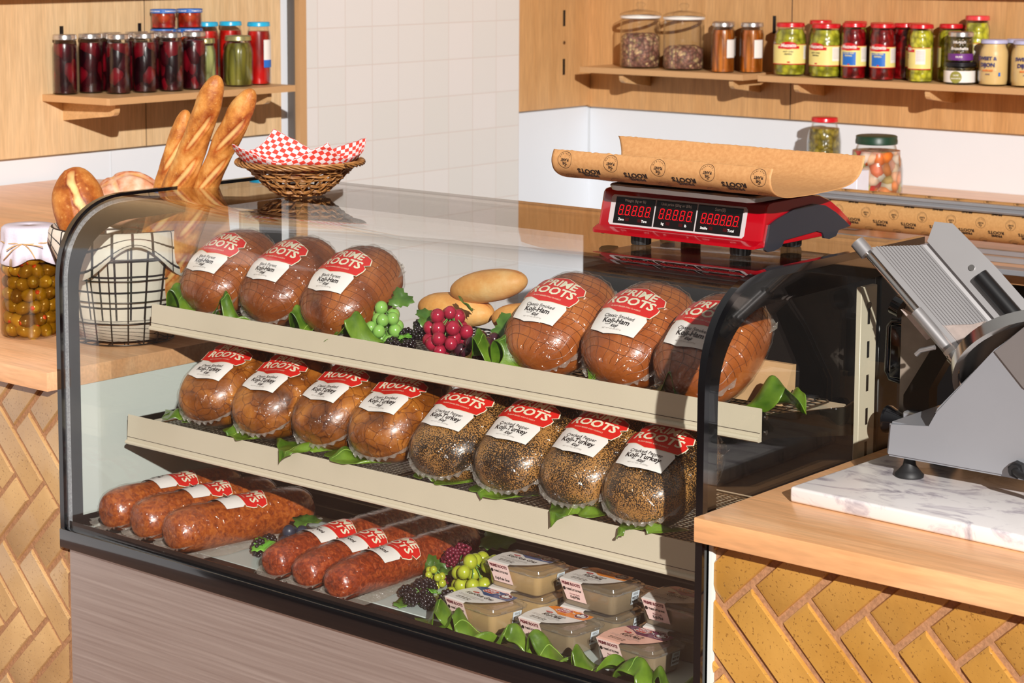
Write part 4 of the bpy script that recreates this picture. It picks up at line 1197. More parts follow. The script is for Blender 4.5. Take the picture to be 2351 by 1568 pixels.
truf2 = make_tub('pate_grey', 'label_magenta', 'Black Truffle', 'Koji-Pâté')
TH = 0.0478
def put(o, x, y, z, rz, lab, first=False):
    q = o if first else copy_thing(o, (0, 0, 0))
    q.location = (x, y, z); q.rotation_euler = (0, 0, R(rz)); q['label'] = lab; q['group'] = 'pate tubs on the case floor'
put(foie, 0.990, 0.128, DZ + 0.0006, -7, 'blue labelled foie gras tub directly behind the lettuce row', True)
put(foie, 1.006, 0.226, DZ + 0.0006, 3, 'foie gras tub underneath the topmost blue labelled tub')
put(foie, 1.008, 0.222, DZ + TH + 0.0012, -3, 'topmost blue labelled foie gras tub, stacked on another tub')
put(foie, 1.010, 0.330, DZ + 0.0006, -2, 'blue labelled tub mostly hidden behind the stacked foie gras tub')
put(apple, 1.152, 0.130, DZ + 0.0006, -4, 'orange labelled apple pate tub directly behind the lettuce row', True)
put(apple, 1.164, 0.228, DZ + 0.0006, 3, 'pate tub underneath the topmost orange labelled tub')
put(apple, 1.166, 0.224, DZ + TH + 0.0012, -3, 'topmost orange labelled apple pate tub, stacked on another tub')
put(foie, 1.190, 0.330, DZ + 0.0006, 0, 'blue labelled tub peeking out behind the orange stack')
put(truf, 1.312, 0.134, DZ + 0.0006, -4, 'plum labelled black truffle tub at the front right of the floor', True)
put(truf2, 1.332, 0.234, DZ + 0.0006, 3, 'pate tub underneath the topmost magenta labelled tub', True)
put(truf2, 1.332, 0.230, DZ + TH + 0.0012, -2, 'topmost magenta labelled truffle tub, cut off by the right frame')

# ================================================================== LETTUCE
def leaf_mesh(seed, w, l, ruff=0.016, freq=3.0, rise=0.014, edge=-0.012, free=9, ymin=-9, zlo=0.001):
    """ruffled leaf: lies flat at its root, rises, then folds over towards the customer in loose waves"""
    random.seed(seed)
    mb = MB(); vs = []; ph = random.uniform(0, 6); ph2 = random.uniform(0, 6); ph3 = random.uniform(0, 6)
    NR, NA = 16, 64
    for j in range(NR + 1):
        t = j / NR
        for k in range(NA + 1):
            s = -1 + 2 * k / NA
            out = (1 - abs(s) ** 2.6) ** 0.5 if abs(s) < 1 else 0.0
            dep = l * (0.25 + 0.85 * out) * (1 + 0.10 * sin(s * 7 + ph2))
            wave = sin(s * freq * 1.6 + ph); w2 = sin(s * freq * 3.1 + ph2)
            x = w * s * (0.72 + 0.28 * (1 - t)) + 0.35 * ruff * t * sin(s * freq * 2.2 + ph3)
            y = -dep * (t ** 0.85) + l * 0.45 + ruff * 0.55 * t * wave
            arch = rise * sin(min(1.0, t * 1.35) * pi * 0.62) ** 1.2
            z = 0.0012 + arch * (0.7 + 0.5 * wave) * out + (edge - 0.3 * arch) * max(0, t - 0.45) ** 1.2 * 1.9 * out + ruff * 0.45 * t * t * w2
            z += 0.0025 * noise.noise(Vector((x * 50 + seed, y * 50, z * 30)))
            y = max(y, ymin + 0.002 * sin(s * 9))
            if y > -free: z = max(z, zlo + 0.0006 * sin(s * 12))
            vs.append((x, y, z))
    fs = [(j * (NA + 1) + k, j * (NA + 1) + k + 1, (j + 1) * (NA + 1) + k + 1, (j + 1) * (NA + 1) + k) for j in range(NR) for k in range(NA)]
    mb.add(vs, fs)
    rib = MB(); pts = []
    for j in range(0, NR):
        v = vs[j * (NA + 1) + NA // 2]; pts.append((v[0], v[1], v[2] + 0.0003))
    rib.tube(pts, [0.0016 * (1 - i / len(pts)) + 0.0003 for i in range(len(pts))], 5)
    return mb, rib
def leaf(loc, rz, w, l, seed, label, group, zmin=None, **kw):
    mb, rib = leaf_mesh(seed, w, l, **kw)
    t = thing('lettuce_leaf', label, 'lettuce leaf', loc, R(rz), group)
    o = mb.build('blade', ['lettuce'], t, 180, fix=False)
    so = o.modifiers.new('s', 'SOLIDIFY'); so.thickness = 0.0007; so.offset = 0
    rib.build('midrib', ['lettuce_rib'], t, 180)
    return t
G = 'green lettuce leaves lining the upper shelf'
topl = [((0.085, 0.262, 1.000), 10, .050, .044, 'lettuce leaf under the leftmost black forest ham'),
        ((0.215, 0.262, 0.997), -10, .050, .032, 'lettuce leaf between the first two black forest hams'),
        ((0.440, 0.262, 0.999), 12, .046, .048, 'lettuce leaf between the last two black forest hams'),
        ((0.560, 0.258, 1.002), -6, .052, .056, 'tall ruffled lettuce leaf in front of the third black forest ham'),
        ((0.880, 0.262, 1.004), 20, .040, .050, 'lettuce leaf in front of the purple grapes'),
        ((0.945, 0.262, 1.004), -24, .038, .048, 'folded lettuce leaf beside the purple grapes'),
        ((1.135, 0.262, 0.998), 0, .026, .038, 'small lettuce tip between the first two classic hams'),
        ((1.300, 0.255, 1.002), 14, .042, .056, 'lettuce leaf between the last two classic hams'),
        ((1.462, 0.300, 1.000), 72, .044, .062, 'lettuce leaf at the open right end of the upper shelf')]
for i, (loc, rz, w, l, lab) in enumerate(topl):
    leaf(loc, rz, w * 1.25, l * 1.25, 40 + i, lab, G, ruff=0.012, freq=2.6, rise=0.052, edge=0.0)
G = 'green lettuce leaves lining the lower shelf'
for i, ((x, y), rz, w, l, lab) in enumerate([
        ((0.150, 0.200), 14, .056, .052, 'big smooth lettuce leaf at the left end of the lower shelf'),
        ((0.345, 0.180), -8, .058, .052, 'curled lettuce leaf between the first two smoked turkey loaves'),
        ((0.500, 0.172), 10, .060, .052, 'ruffled lettuce leaf in front of the third smoked turkey loaf'),
        ((0.628, 0.180), -12, .060, .056, 'wide lettuce leaf below the last smoked turkey loaf'),
        ((0.848, 0.178), 6, .058, .046, 'lettuce leaf in front of the first pepper coated loaf'),
        ((0.985, 0.178), -6, .056, .060, 'deeply folded lettuce leaf before the second pepper loaf'),
        ((1.155, 0.172), 8, .054, .052, 'lettuce leaf in front of the third pepper coated loaf'),
        ((1.300, 0.168), 0, .056, .050, 'lettuce leaf under the pepper loaf at the right end')]):
    leaf((x, y, 0.7975), rz, w * 1.3, l * 1.25, 60 + i, lab, G, ruff=0.015, freq=2.8, rise=0.022, edge=-0.014, free=y - 0.126, zlo=0.006)
G = 'lettuce leaves in a row before the pate tubs'
for i, ((x, y), rz, w, l, lab) in enumerate([
        ((0.952, 0.062), 30, .046, .060, 'lettuce leaf starting the row, beside the blackberries'),
        ((1.020, 0.048), -10, .056, .050, 'lettuce leaf in front of the front blue foie gras tub'),
        ((1.115, 0.046), 14, .058, .050, 'lettuce leaf between the blue and orange front tubs'),
        ((1.200, 0.044), -8, .056, .056, 'ruffled lettuce leaf in front of the orange front tub'),
        ((1.285, 0.052), 8, .050, .062, 'bulky lettuce leaf between the orange and plum front tubs'),
        ((1.370, 0.052), -6, .058, .056, 'lettuce leaf in front of the plum truffle tub'),
        ((1.440, 0.058), 10, .046, .050, 'last lettuce leaf of the floor row, at the right frame')]):
    leaf((x, y, DZ + 0.004), rz, w * 1.25, l * 1.25, 80 + i, lab, G, ruff=0.018, freq=2.8, rise=0.044, edge=-0.004, ymin=-(y - 0.020))

# ================================================================== FRUIT AND ROLLS
def ico(r, sub=2, sz=(1, 1, 1)):
    bm = bmesh.new(); bmesh.ops.create_icosphere(bm, subdivisions=sub, radius=r)
    for v in bm.verts: v.co = Vector((v.co.x * sz[0], v.co.y * sz[1], v.co.z * sz[2]))
    mb = MB(); mb.bm(bm); bm.free(); return mb
def vine_leaf(seed, s, mat='vine_leaf'):
    mb = MB(); n = 24; vs = [(0, 0, 0)]; random.seed(seed)
    for q in (0.5, 1.0):
        for k in range(n):
            a = 2 * pi * k / n
            r = s * q * (1 + 0.22 * cos(a * 3) + 0.10 * cos(a * 12) * q) * (0.85 + 0.15 * cos(a))
            vs.append((r * cos(a), r * sin(a) * 0.9, 0.12 * s * sin(a * 3 + seed) * q + 0.10 * s * q * q))
    fs = [(0, 1 + k, 1 + (k + 1) % n) for k in range(n)] + [(1 + k, 1 + n + k, 1 + n + (k + 1) % n, 1 + (k + 1) % n) for k in range(n)]
    mb.add(vs, fs)
    return mb
def add_leaf(parent, loc, rot, s, seed, mat='vine_leaf'):
    o = vine_leaf(seed, s).build('leaf', [mat], parent, 180, fix=False)
    o.location = loc; o.rotation_euler = rot
    so = o.modifiers.new('s', 'SOLIDIFY'); so.thickness = 0.0006
    return o
def bunch(label, loc, mat, n, r, ext, seed, group=None, cat='grapes', sz=(1, 1, 1.08)):
    t = thing('grape_bunch', label, cat, loc, 0, group)
    random.seed(seed); pts = []; tries = 0
    while len(pts) < n and tries < 40000:
        tries += 1
        p = Vector((random.uniform(-1, 1), random.uniform(-1, 1), random.uniform(0, 1)))
        if (p.x ** 2 + p.y ** 2 + (p.z) ** 2) > 1: continue
        q = Vector((p.x * ext[0], p.y * ext[1], r + p.z * ext[2]))
        if all((q - o).length > 1.72 * r for o in pts): pts.append(q)
    first = None
    for q in pts:
        if first is None:
            g = ico(r, 3, sz).build('grape', [mat], t, 180); first = g
        else:
            g = first.copy(); COL.objects.link(g); g.parent = t
        g.location = q; g.rotation_euler = (random.uniform(-.5, .5), random.uniform(-.5, .5), 0)
        s = random.uniform(0.9, 1.05); g.scale = (s, s, s)
    mb = MB()
    top = max(pts, key=lambda v: v.z)
    for q in pts[::2]: mb.tube([q, (q + top) / 2 + Vector((0, 0.004, 0.0)), top + Vector((0, 0.006, 0))], 0.0011, 5)
    mb.build('stem', ['stem_green'], t, 180)
    return t
def berry(seed, r, rb, mat_n=34):
    mb = MB(); random.seed(seed)
    for i in range(mat_n):
        z = 1 - 2 * (i + 0.5) / mat_n; a = i * 2.39996
        q = sqrt(1 - z * z)
        c = Vector((q * cos(a) * r * 0.85, q * sin(a) * r * 0.85, z * r * 1.1))
        bm = bmesh.new(); bmesh.ops.create_icosphere(bm, subdivisions=1, radius=rb)
        mb.bm(bm, 0, Matrix.Translation(c)); bm.free()
    return mb
def sprig(label, loc, mat, offs, r, seed, leaves=()):
    t = thing('berry_sprig', label, 'berries', loc)
    first = None
    for i, o in enumerate(offs):
        if first is None: g = berry(seed, r, r * 0.36).build('berry', [mat], t, 180); first = g
        else:
            g = first.copy(); COL.objects.link(g); g.parent = t
        g.location = (o[0], o[1], o[2] + r * 1.15); g.rotation_euler = (i * 1.1, i * 0.7, i)
    mb = MB()
    for o in offs[1:]:
        mb.tube([(o[0], o[1], o[2] + r * 1.2), ((o[0] + offs[0][0]) / 2, (o[1] + offs[0][1]) / 2, r * 2.2), (offs[0][0], offs[0][1], offs[0][2] + r * 1.2)], 0.0009, 5)
    mb.build('stem', ['stem_green'], t, 180)
    for l_, ro, s, m in leaves: add_leaf(t, l_, ro, s, seed, m)
    return t
SZ = 0.9885
b = bunch('bunch of green grapes beside the third black forest ham', (0.590, 0.312, SZ), 'grape_green', 26, 0.0125, (0.030, 0.040, 0.066), 3)
add_leaf(b, (0.012, 0.025, 0.088), (0.9, 0.2, 0.3), 0.026, 2)
b = bunch('bunch of pink red grapes below the bread rolls', (0.735, 0.322, SZ), 'grape_red', 30, 0.0130, (0.042, 0.042, 0.072), 5)
add_leaf(b, (0.02, 0.03, 0.092), (0.7, 0.4, 2.0), 0.024, 3)
bunch('bunch of dark purple grapes beside the classic smoked ham', (0.828, 0.322, SZ), 'grape_purple', 26, 0.0125, (0.052, 0.040, 0.034), 8)
t = thing('vine_leaf', 'dark green vine leaf standing behind the purple grapes', 'leaf', (0.838, 0.368, SZ))
o = vine_leaf(9, 0.036).build('blade', ['vine_leaf'], t, 180, fix=False); o.location = (0, 0, 0.055); o.rotation_euler = (0.9, 0.15, 0.3)
MB().tube([(0, 0.01, 0.0), (0, 0.012, 0.03), (0, 0.0, 0.056)], 0.0018, 6).build('stem', ['stem_green'], t, 180)
sprig('blackberries between the green and pink grapes', (0.660, 0.300, SZ), 'blackberry', [(0, 0, 0.0), (-0.022, -0.022, 0), (0.018, -0.022, 0), (-0.020, 0.016, 0.012), (0.014, 0.012, 0.020), (0.004, 0.030, 0.028), (-0.002, -0.040, -0.001)], 0.0125, 4,
      [((0.0, -0.012, 0.030), (0.3, 0, 0), 0.014, 'mint'), ((0.014, 0.034, 0.058), (0.6, 0.1, 1), 0.030, 'vine_leaf')])
b = bunch('bunch of dusty blue grapes between salami and pepperoni', (0.466, 0.195, DZ), 'grape_blue', 15, 0.0135, (0.036, 0.036, 0.040), 13)
add_leaf(b, (-0.015, 0.03, 0.060), (0.2, 0.0, 1.0), 0.030, 5)
sprig('blackberry pair with a bright green mint leaf', (0.407, 0.150, DZ), 'blackberry', [(0, 0, 0.0), (-0.004, 0.03, 0.004)], 0.0145, 6,
      [((0.012, -0.004, 0.024), (0.5, 0.1, 0.4), 0.026, 'mint')])
b = bunch('bunch of yellow green grapes behind the front foie gras tub', (0.888, 0.232, DZ), 'grape_yellow', 26, 0.0130, (0.040, 0.060, 0.070), 17)
add_leaf(b, (-0.012, 0.06, 0.098), (0.9, 0.1, 0.2), 0.036, 7)
bunch('tiny yellow berries beside the last pepperoni log', (0.800, 0.215, DZ), 'grape_yellow', 12, 0.0072, (0.024, 0.016, 0.036), 19, cat='berries')
bunch('small dark green grapes beside the stacked foie gras tubs', (0.942, 0.300, DZ), 'grape_dark_green', 22, 0.0085, (0.020, 0.028, 0.056), 23)
sprig('blackberries lying in front of the yellow green grapes', (0.846, 0.135, DZ), 'blackberry', [(0, 0, 0.0), (-0.026, 0.008, 0), (-0.044, 0.002, 0), (-0.014, -0.020, 0), (0.018, -0.012, 0), (-0.010, 0.022, 0.014), (0.030, 0.026, 0.002), (-0.032, 0.024, 0.010)], 0.0128, 9,
      [((-0.03, -0.024, 0.004), (0.1, 0, 0.4), 0.024, 'vine_leaf'), ((0.012, 0.01, 0.026), (0.4, 0, 2.4), 0.014, 'mint')])
b = sprig('cluster of raspberries above the tiny yellow berries', (0.800, 0.262, DZ), 'raspberry', [(0, 0, 0.038), (0.012, 0.018, 0.052), (-0.012, 0.006, 0.026), (0.0, -0.004, 0.0)], 0.0130, 12,
          [((-0.03, -0.02, 0.030), (1.2, 0.1, 0.2), 0.028, 'vine_leaf'), ((0.004, -0.022, 0.030), (0.3, 0, 0.2), 0.020, 'vine_leaf')])

def blob(fn, nf, nt):
    mb = MB(); vs = []; at = []
    for i in range(nf + 1):
        t = -1 + 2 * i / nf
        for k in range(nt):
            p, c = fn(sin(t * pi / 2), 2 * pi * k / nt); vs.append(p); at.append(c)
    fs = [(i * nt + k, i * nt + (k + 1) % nt, (i + 1) * nt + (k + 1) % nt, (i + 1) * nt + k) for i in range(nf) for k in range(nt)]
    mb.add(vs, fs); mb.attr = at; return mb
def roll(label, loc, rot, L=0.075, r=0.034):
    t = thing('bread_roll', label, 'bread roll', loc, rot[2], 'bread rolls on the upper case shelf')
    def fn(t_, th):
        rr = sqrt(max(0, 1 - abs(t_) ** 2.2)); x = L * t_; y = r * rr * cos(th); z = r * 0.86 * rr * sin(th)
        sl = math.exp(-((cos(th) + 0.15) / 0.10) ** 2) * (1 if sin(th) > 0 else 0) * (1 - abs(t_) ** 4)
        k = 1 + 0.03 * noise.noise(Vector((x * 30, y * 30, z * 30))) - 0.05 * sl
        return (x, y * k, z * k + r * 0.83), 0.6 * sl
    o = blob(fn, 28, 40).build('crust', ['roll_crust'], t, 180)
    o.rotation_euler = (rot[0], rot[1], 0)
    return t
roll('bread roll lying lowest, above the blackberries', (0.668, 0.425, SZ + 0.0315), (0, 0, R(6)), 0.085, 0.038)
roll('bread roll at the right, partly behind the classic smoked ham', (0.850, 0.428, SZ + 0.0315), (0, 0, R(14)), 0.080, 0.038)
roll('pale bread roll resting on the two other rolls', (0.752, 0.430, SZ + 0.088), (0, R(-12), R(12)), 0.082, 0.036)

# ================================================================== BREAD BASKET
BZ = 0.9055
BX, BY = -0.178, 0.318
t = thing('wire_bread_basket', 'dark wire basket of bread on the left worktop', 'basket', (BX, BY, BZ))
rb_, rt_, hb_ = 0.105, 0.145, 0.235
mb = MB()
for k in range(20):
    a = 2 * pi * k / 20; mb.tube([(rb_ * cos(a), rb_ * sin(a), 0.003), (rt_ * cos(a), rt_ * sin(a), hb_)], 0.0016, 5)
mb.build('upright_wire', ['wire_dark'], t, 60)
mb = MB()
for q in range(6):
    g = q / 5; r_ = rb_ + (rt_ - rb_) * g + 0.0012
    mb.tube([(r_ * cos(2 * pi * k / 40), r_ * sin(2 * pi * k / 40), 0.003 + (hb_ - 0.003) * g) for k in range(40)], 0.0016 if q < 5 else 0.0028, 5, True)
for k in range(9):
    a = pi * k / 9; mb.tube([(rb_ * cos(a), rb_ * sin(a), 0.003), (-rb_ * cos(a), -rb_ * sin(a), 0.003)], 0.0013, 5)
mb.build('hoop_wire', ['wire_dark'], t, 60)
# cloth liner, draped over the rim
c = thing('basket_liner', 'white cloth with black window check lining the wire basket', 'cloth', (BX, BY, BZ + 0.006))
mb = MB(); vs = []; uv = []
N = 96
prof_c = [(0.0, 0.0), (0.06, 0.0), (0.095, 0.004), (0.108, 0.05), (0.118, 0.11), (0.128, 0.17), (0.138, 0.226), (0.146, 0.240), (0.152, 0.236), (0.1545, 0.215), (0.156, 0.185), (0.158, 0.160)]
for j, (r_, z) in enumerate(prof_c):
    g = j / (len(prof_c) - 1)
    s_ = sum(sqrt((prof_c[q + 1][0] - prof_c[q][0]) ** 2 + (prof_c[q + 1][1] - prof_c[q][1]) ** 2) for q in range(j))
    for k in range(N):
        a = 2 * pi * k / N
        w = 0.0045 * sin(a * 7 + 1.2 + g * 2) * min(1, g * 1.6) * (1 if g < 0.55 else 0.5) + 0.003 * noise.noise(Vector((cos(a) * 3, sin(a) * 3, z * 12)))
        cut = 0.5 + 0.5 * sin(a * 4 + 0.6)
        zz = z
        if j > 7: zz = prof_c[7][1] - (prof_c[7][1] - z) * (0.35 + 0.9 * cut)
        rr_ = r_ + (w if j > 1 else 0) if j < 7 else r_ + abs(w) * 0.8
        if 2 < j < 7: rr_ = min(rr_, rb_ + (rt_ - rb_) * min(1, z / hb_) - 0.004)
        vs.append((rr_ * cos(a), rr_ * sin(a), zz)); uv.append((s_ * cos(a) + 0.01 * sin(a * 2), s_ * sin(a)) if j < 3 else (a * 0.125, s_))
mb.add(vs, [(j * N + k, j * N + (k + 1) % N, (j + 1) * N + (k + 1) % N, (j + 1) * N + k) for j in range(len(prof_c) - 1) for k in range(N)])
mb.uv = uv
o = mb.build('liner_cloth', ['windowpane_cloth'], c, 180, fix=False)
so = o.modifiers.new('s', 'SOLIDIFY'); so.thickness = 0.001; so.offset = 0

def baguette(label, p0, p1, r, seed, bend=0.01, slashes=5):
    P0, P1 = Vector(p0), Vector(p1); L = (P1 - P0).length
    base = P0
    t = thing('baguette', label, 'baguette', tuple(base), 0, 'baguettes standing in the wire basket')
    d = (P1 - P0).normalized(); u = Vector((0.75, 0.66, 0)); u = (u - d * u.dot(d)).normalized(); w = d.cross(u)
    cuts = [(0.10 + 0.80 * (i + 0.5 + 0.12 * sin(seed * 3 + i)) / slashes) for i in range(slashes)]
    def fn(t_, th):
        g = (t_ + 1) / 2; e_ = max(0, 1 - abs(t_) ** 7) ** 0.5
        rr = r * e_ * (0.92 + 0.08 * cos(g * 9 + seed))
        dth = (th - 1.5 * pi + pi) % (2 * pi) - pi
        s_ = 0; ridge = 0
        for gi in cuts:
            du = (g - gi) * L; dv = dth * r; p = du * 0.94 + dv * 0.34; q = -du * 0.34 + dv * 0.94
            env = math.exp(-(p / 0.050) ** 4)
            s_ = max(s_, env * math.exp(-(q / 0.0065) ** 2)); ridge = max(ridge, env * math.exp(-((q - 0.0105) / 0.0035) ** 2))
        k = 1 + 0.09 * noise.noise(Vector((g * 14, cos(th) * 1.5, sin(th) * 1.5 + seed))) + 0.02 * noise.noise(Vector((g * 70, cos(th) * 6, sin(th) * 6))) - 0.08 * s_ + 0.13 * ridge
        q = (P0 - base) + d * (L * g) + u * (bend * sin(g * pi)) + (u * cos(th) + w * sin(th)) * rr * k
        return tuple(q), 0.62 * s_
    blob(fn, 150, 60).build('crust', ['baguette_crust'], t, 180)
    return t
zb = BZ + 0.012
baguette('shortest baguette, leftmost of the three in the basket', (-0.185, 0.345, zb + 0.07), (-0.030, 0.372, 1.400), 0.0270, 1, 0.006, 4)
baguette('tallest baguette, standing between the two others in the basket', (-0.165, 0.300, zb + 0.06), (0.098, 0.345, 1.478), 0.0330, 2.4, 0.012, 4)
baguette('baguette leaning furthest toward the wicker basket', (-0.092, 0.352, zb + 0.06), (0.160, 0.380, 1.452), 0.0290, 4.1, -0.012, 4)
def axes(xa, za):
    X_ = Vector(xa).normalized(); Z_ = Vector(za); Z_ = (Z_ - X_ * Z_.dot(X_)).normalized(); Y_ = Z_.cross(X_)
    return Matrix((X_, Y_, Z_)).transposed()
def boule(label, loc, rot, sx, sy, sz, mat, seed, slash=0.8, cross=False, base=0.0):
    t = thing('bread_loaf', label, 'bread loaf', loc)
    def fn(t_, th):
        rr = sqrt(max(0, 1 - abs(t_) ** 2.1)); p = Vector((sx * t_, sy * rr * cos(th), sz * rr * sin(th)))
        n_ = Vector((p.x / sx, p.y / sy, p.z / sz)).normalized()
        s_ = (0.75 + 0.5 * noise.noise(p * 55)) * math.exp(-((n_.y - 0.15 * sin(3 * n_.x) + 0.10 * noise.noise(p * 40)) / 0.17) ** 4) * (1 if n_.z > 0 else 0) * (1 - min(1, abs(t_)) ** 5)
        if cross: s_ = max(s_, math.exp(-((n_.x + 0.2 + 0.3 * n_.y) / 0.10) ** 2) * (1 if n_.z > 0 else 0))
        ed = math.exp(-((n_.y - 0.30) / 0.06) ** 2) * (1 if n_.z > 0 else 0) * (1 - min(1, abs(t_)) ** 5)
        k = 1 - 0.07 * s_ + 0.05 * ed + 0.05 * noise.noise(p * 18 + Vector((seed, 0, 0)))
        return tuple(p * k), slash * s_
    o = blob(fn, 60, 80).build('crust', [mat], t, 180)
    o.rotation_euler = rot.to_euler() if isinstance(rot, Matrix) else rot
    return t
boule('dark crusted oval loaf at the front left of the basket', (-0.262, 0.270, 1.185), axes((-0.30, 0.05, 0.95), (0.75, -0.55, 0.30)), 0.086, 0.056, 0.050, 'boule_crust', 2, 0.9)
boule('flour dusted loaf between the dark loaf and the baguettes', (-0.262, 0.405, 1.190), (R(25), R(-12), R(30)), 0.078, 0.060, 0.060, 'floured_crust', 7, 0.75, True)
boule('loaf low down in the basket, seen through the wires', (-0.165, 0.320, 1.000), (0, R(-60), R(-30)), 0.090, 0.060, 0.056, 'boule_crust', 5, 0.5)

# ================================================================== BIG OLIVE JAR
def jar_shell(prof, mat, parent, n=40, nm='glass'):
    inner = [(max(0.0, r_ - 0.0025), z + (0.003 if i == 0 else 0)) for i, (r_, z) in enumerate(prof)]
    mb = MB(); mb.lathe([(0.0001, prof[0][1])] + prof, n); mb.lathe([(0.0001, inner[0][1])] + inner, n)
    return mb.build(nm, [mat], parent, 40)
JX, JY, JZ = -0.352, 0.205, 0.9055
t = thing('olive_jar', 'big jar of pimento olives with a white cloth tied over its lid', 'jar', (JX, JY, JZ))
jr = 0.0660
prof_j = [(jr * 0.80, 0.0), (jr * 0.95, 0.006), (jr, 0.018), (jr, 0.150), (jr * 0.97, 0.172), (jr * 0.86, 0.190), (jr * 0.76, 0.202), (jr * 0.76, 0.215)]
thin_glass('brine_glass', (0.90, 0.80, 0.62), 0.03)
jar_shell(prof_j, 'brine_glass', t, 48)
mb = MB(); mb.lathe([(0.0001, 0.214), (jr * 0.80, 0.214), (jr * 0.82, 0.218), (jr * 0.82, 0.232), (jr * 0.80, 0.236), (0.0001, 0.237)], 40); mb.build('lid', ['lid_silver'], t, 40)
mb = MB(); vs = []; N = 84
pc = [(0.0001, 0.2395), (jr * 0.5, 0.2400), (jr * 0.80, 0.2395), (jr * 0.87, 0.236), (jr * 0.89, 0.226), (jr * 0.885, 0.212), (jr * 0.90, 0.204), (jr * 0.97, 0.192), (jr * 1.04, 0.176)]
for j, (r_, z) in enumerate(pc):
    for k in range(N):
        a = 2 * pi * k / N; g = max(0, (j - 2) / 6)
        w = 0.0030 * g * sin(a * 11) + 0.004 * max(0, j - 6) * 0.5 * sin(a * 11 + 1)
        z2 = z - (0.018 * (0.5 + 0.5 * sin(a * 4 + 0.4)) if j == 8 else 0)
        vs.append(((r_ + w) * cos(a), (r_ + w) * sin(a), z2))
mb.add(vs, [(j * N + k, j * N + (k + 1) % N, (j + 1) * N + (k + 1) % N, (j + 1) * N + k) for j in range(8) for k in range(N)])
o = mb.build('cloth_cover', ['cloth_white'], t, 180, fix=False); so = o.modifiers.new('s', 'SOLIDIFY'); so.thickness = 0.0012
mb = MB(); mb.tube([(jr * 0.915 * cos(2 * pi * k / 48), jr * 0.915 * sin(2 * pi * k / 48), 0.207 + 0.001 * sin(k)) for k in range(48)], 0.0013, 6, True)
def fr(a, r_=jr * 0.93): return Vector((r_ * cos(a), r_ * sin(a), 0))
A0 = R(-52)
f0 = fr(A0) + Vector((0, 0, 0.207)); tang = Vector((-sin(A0), cos(A0), 0)); out_ = Vector((cos(A0), sin(A0), 0))
def loop(sgn, ln, dp): return [f0 + tang * (sgn * ln * sin(pi * q / 12)) * 1.0 + out_ * (0.010 * sin(pi * q / 12)) + Vector((0, 0, -dp * (1 - cos(2 * pi * q / 12)) / 2)) for q in range(13)]
mb.tube(loop(1, 0.030, 0.030), 0.0012, 6); mb.tube(loop(-1, 0.032, 0.012), 0.0012, 6)
mb.tube([f0, f0 + tang * 0.02 + out_ * 0.006 + Vector((0, 0, 0.0)), f0 + tang * 0.045 + Vector((0, 0, -0.006))], 0.0011, 6)
mb.tube([f0, f0 - tang * 0.02 + out_ * 0.008 - Vector((0, 0, 0.012)), f0 - tang * 0.04 + out_ * 0.004 + Vector((0, 0, -0.034))], 0.0011, 6)
mb.build('twine', ['twine'], t, 180)
mb = MB(); mb.cyl((0, 0, 0.004), (0, 0, 0.190), jr * 0.60, 32); mb.build('brine', ['brine'], t, 60)
# olives packed against the glass
random.seed(5); first = None; cnt = 0; rows = 0
z = 0.016
while z < 0.182 and cnt < 150:
    lim = jr * (1.0 if z < 0.15 else 1.0 - (z - 0.15) * 2.6) - 0.0190
    nper = 12
    for k in range(nper):
        a = 2 * pi * (k + 0.5 * (rows % 2)) / nper + random.uniform(-.06, .06)
        vis = cos(a - A0)
        if vis < -0.25: continue
        if first is None:
            ob = thing('olive', 'green pimento stuffed olive packed in the big cloth topped jar', 'olive', (0, 0, 0), 0, 'olives in the big cloth topped jar')
            bm = bmesh.new(); bmesh.ops.create_uvsphere(bm, u_segments=18, v_segments=12, radius=0.0148)
            for v in bm.verts: v.co.z *= 1.25
            m_ = MB(); m_.bm(bm); bm.free(); sk = m_.build('flesh', ['olive_skin'], ob, 180)
            m_ = MB(); m_.cyl((0, 0, 0.0150), (0, 0, 0.0188), 0.0048, 12); m_.build('pimento', ['pimento'], ob, 180)
            first = ob; o = ob
        else: o = copy_thing(first, (0, 0, 0))
        rr = lim + random.uniform(-0.002, 0.001)
        o.location = (JX + rr * cos(a), JY + rr * sin(a), JZ + z + random.uniform(-.003, .003))
        o.rotation_euler = (random.uniform(0, 3.1), random.uniform(0, 3.1), random.uniform(0, 6.2)); cnt += 1
    z += 0.0262; rows += 1

# ================================================================== WICKER BASKET ON THE CASE
TOPZ = 1.2452
WX, WY = 0.288, 0.388
t = thing('wicker_basket', 'small round wicker basket on the glass top of the case', 'basket', (WX, WY, TOPZ))
def wr(g): return 0.046 + 0.066 * g ** 0.75 + 0.012 * g ** 4
def wz(g): return 0.004 + 0.066 * g
mb = MB(); K = 22
for k in range(K):
    for tw in (-1, 1):
        pts = []
        for q in range(9):
            g = q / 8; a = 2 * pi * k / K + tw * (0.05 + 0.55 * g); r_ = wr(g) + 0.0012 * (1 if (q + (tw > 0)) % 2 else -1)
            pts.append((r_ * cos(a), r_ * sin(a), wz(g)))
        mb.tube(pts, 0.0019, 6)
mb.build('stake', ['wicker'], t, 180)
mb = MB()
for row, g in enumerate((0.0, 0.10, 0.30, 0.50, 0.62, 0.74, 0.86)):
    for st in range(2):
        pts = []
        for q in range(88):
            a = 2 * pi * q / 88
            ph = a * K / 2 + pi * (row % 2) + st * 0.5
            pts.append(((wr(g) + 0.0036 * sin(ph)) * cos(a), (wr(g) + 0.0036 * sin(ph)) * sin(a), wz(g) + 0.0028 * st + 0.0012 * cos(ph)))
        mb.tube(pts, 0.0020, 6, True)
mb.build('weaver', ['wicker'], t, 180)
mb = MB()
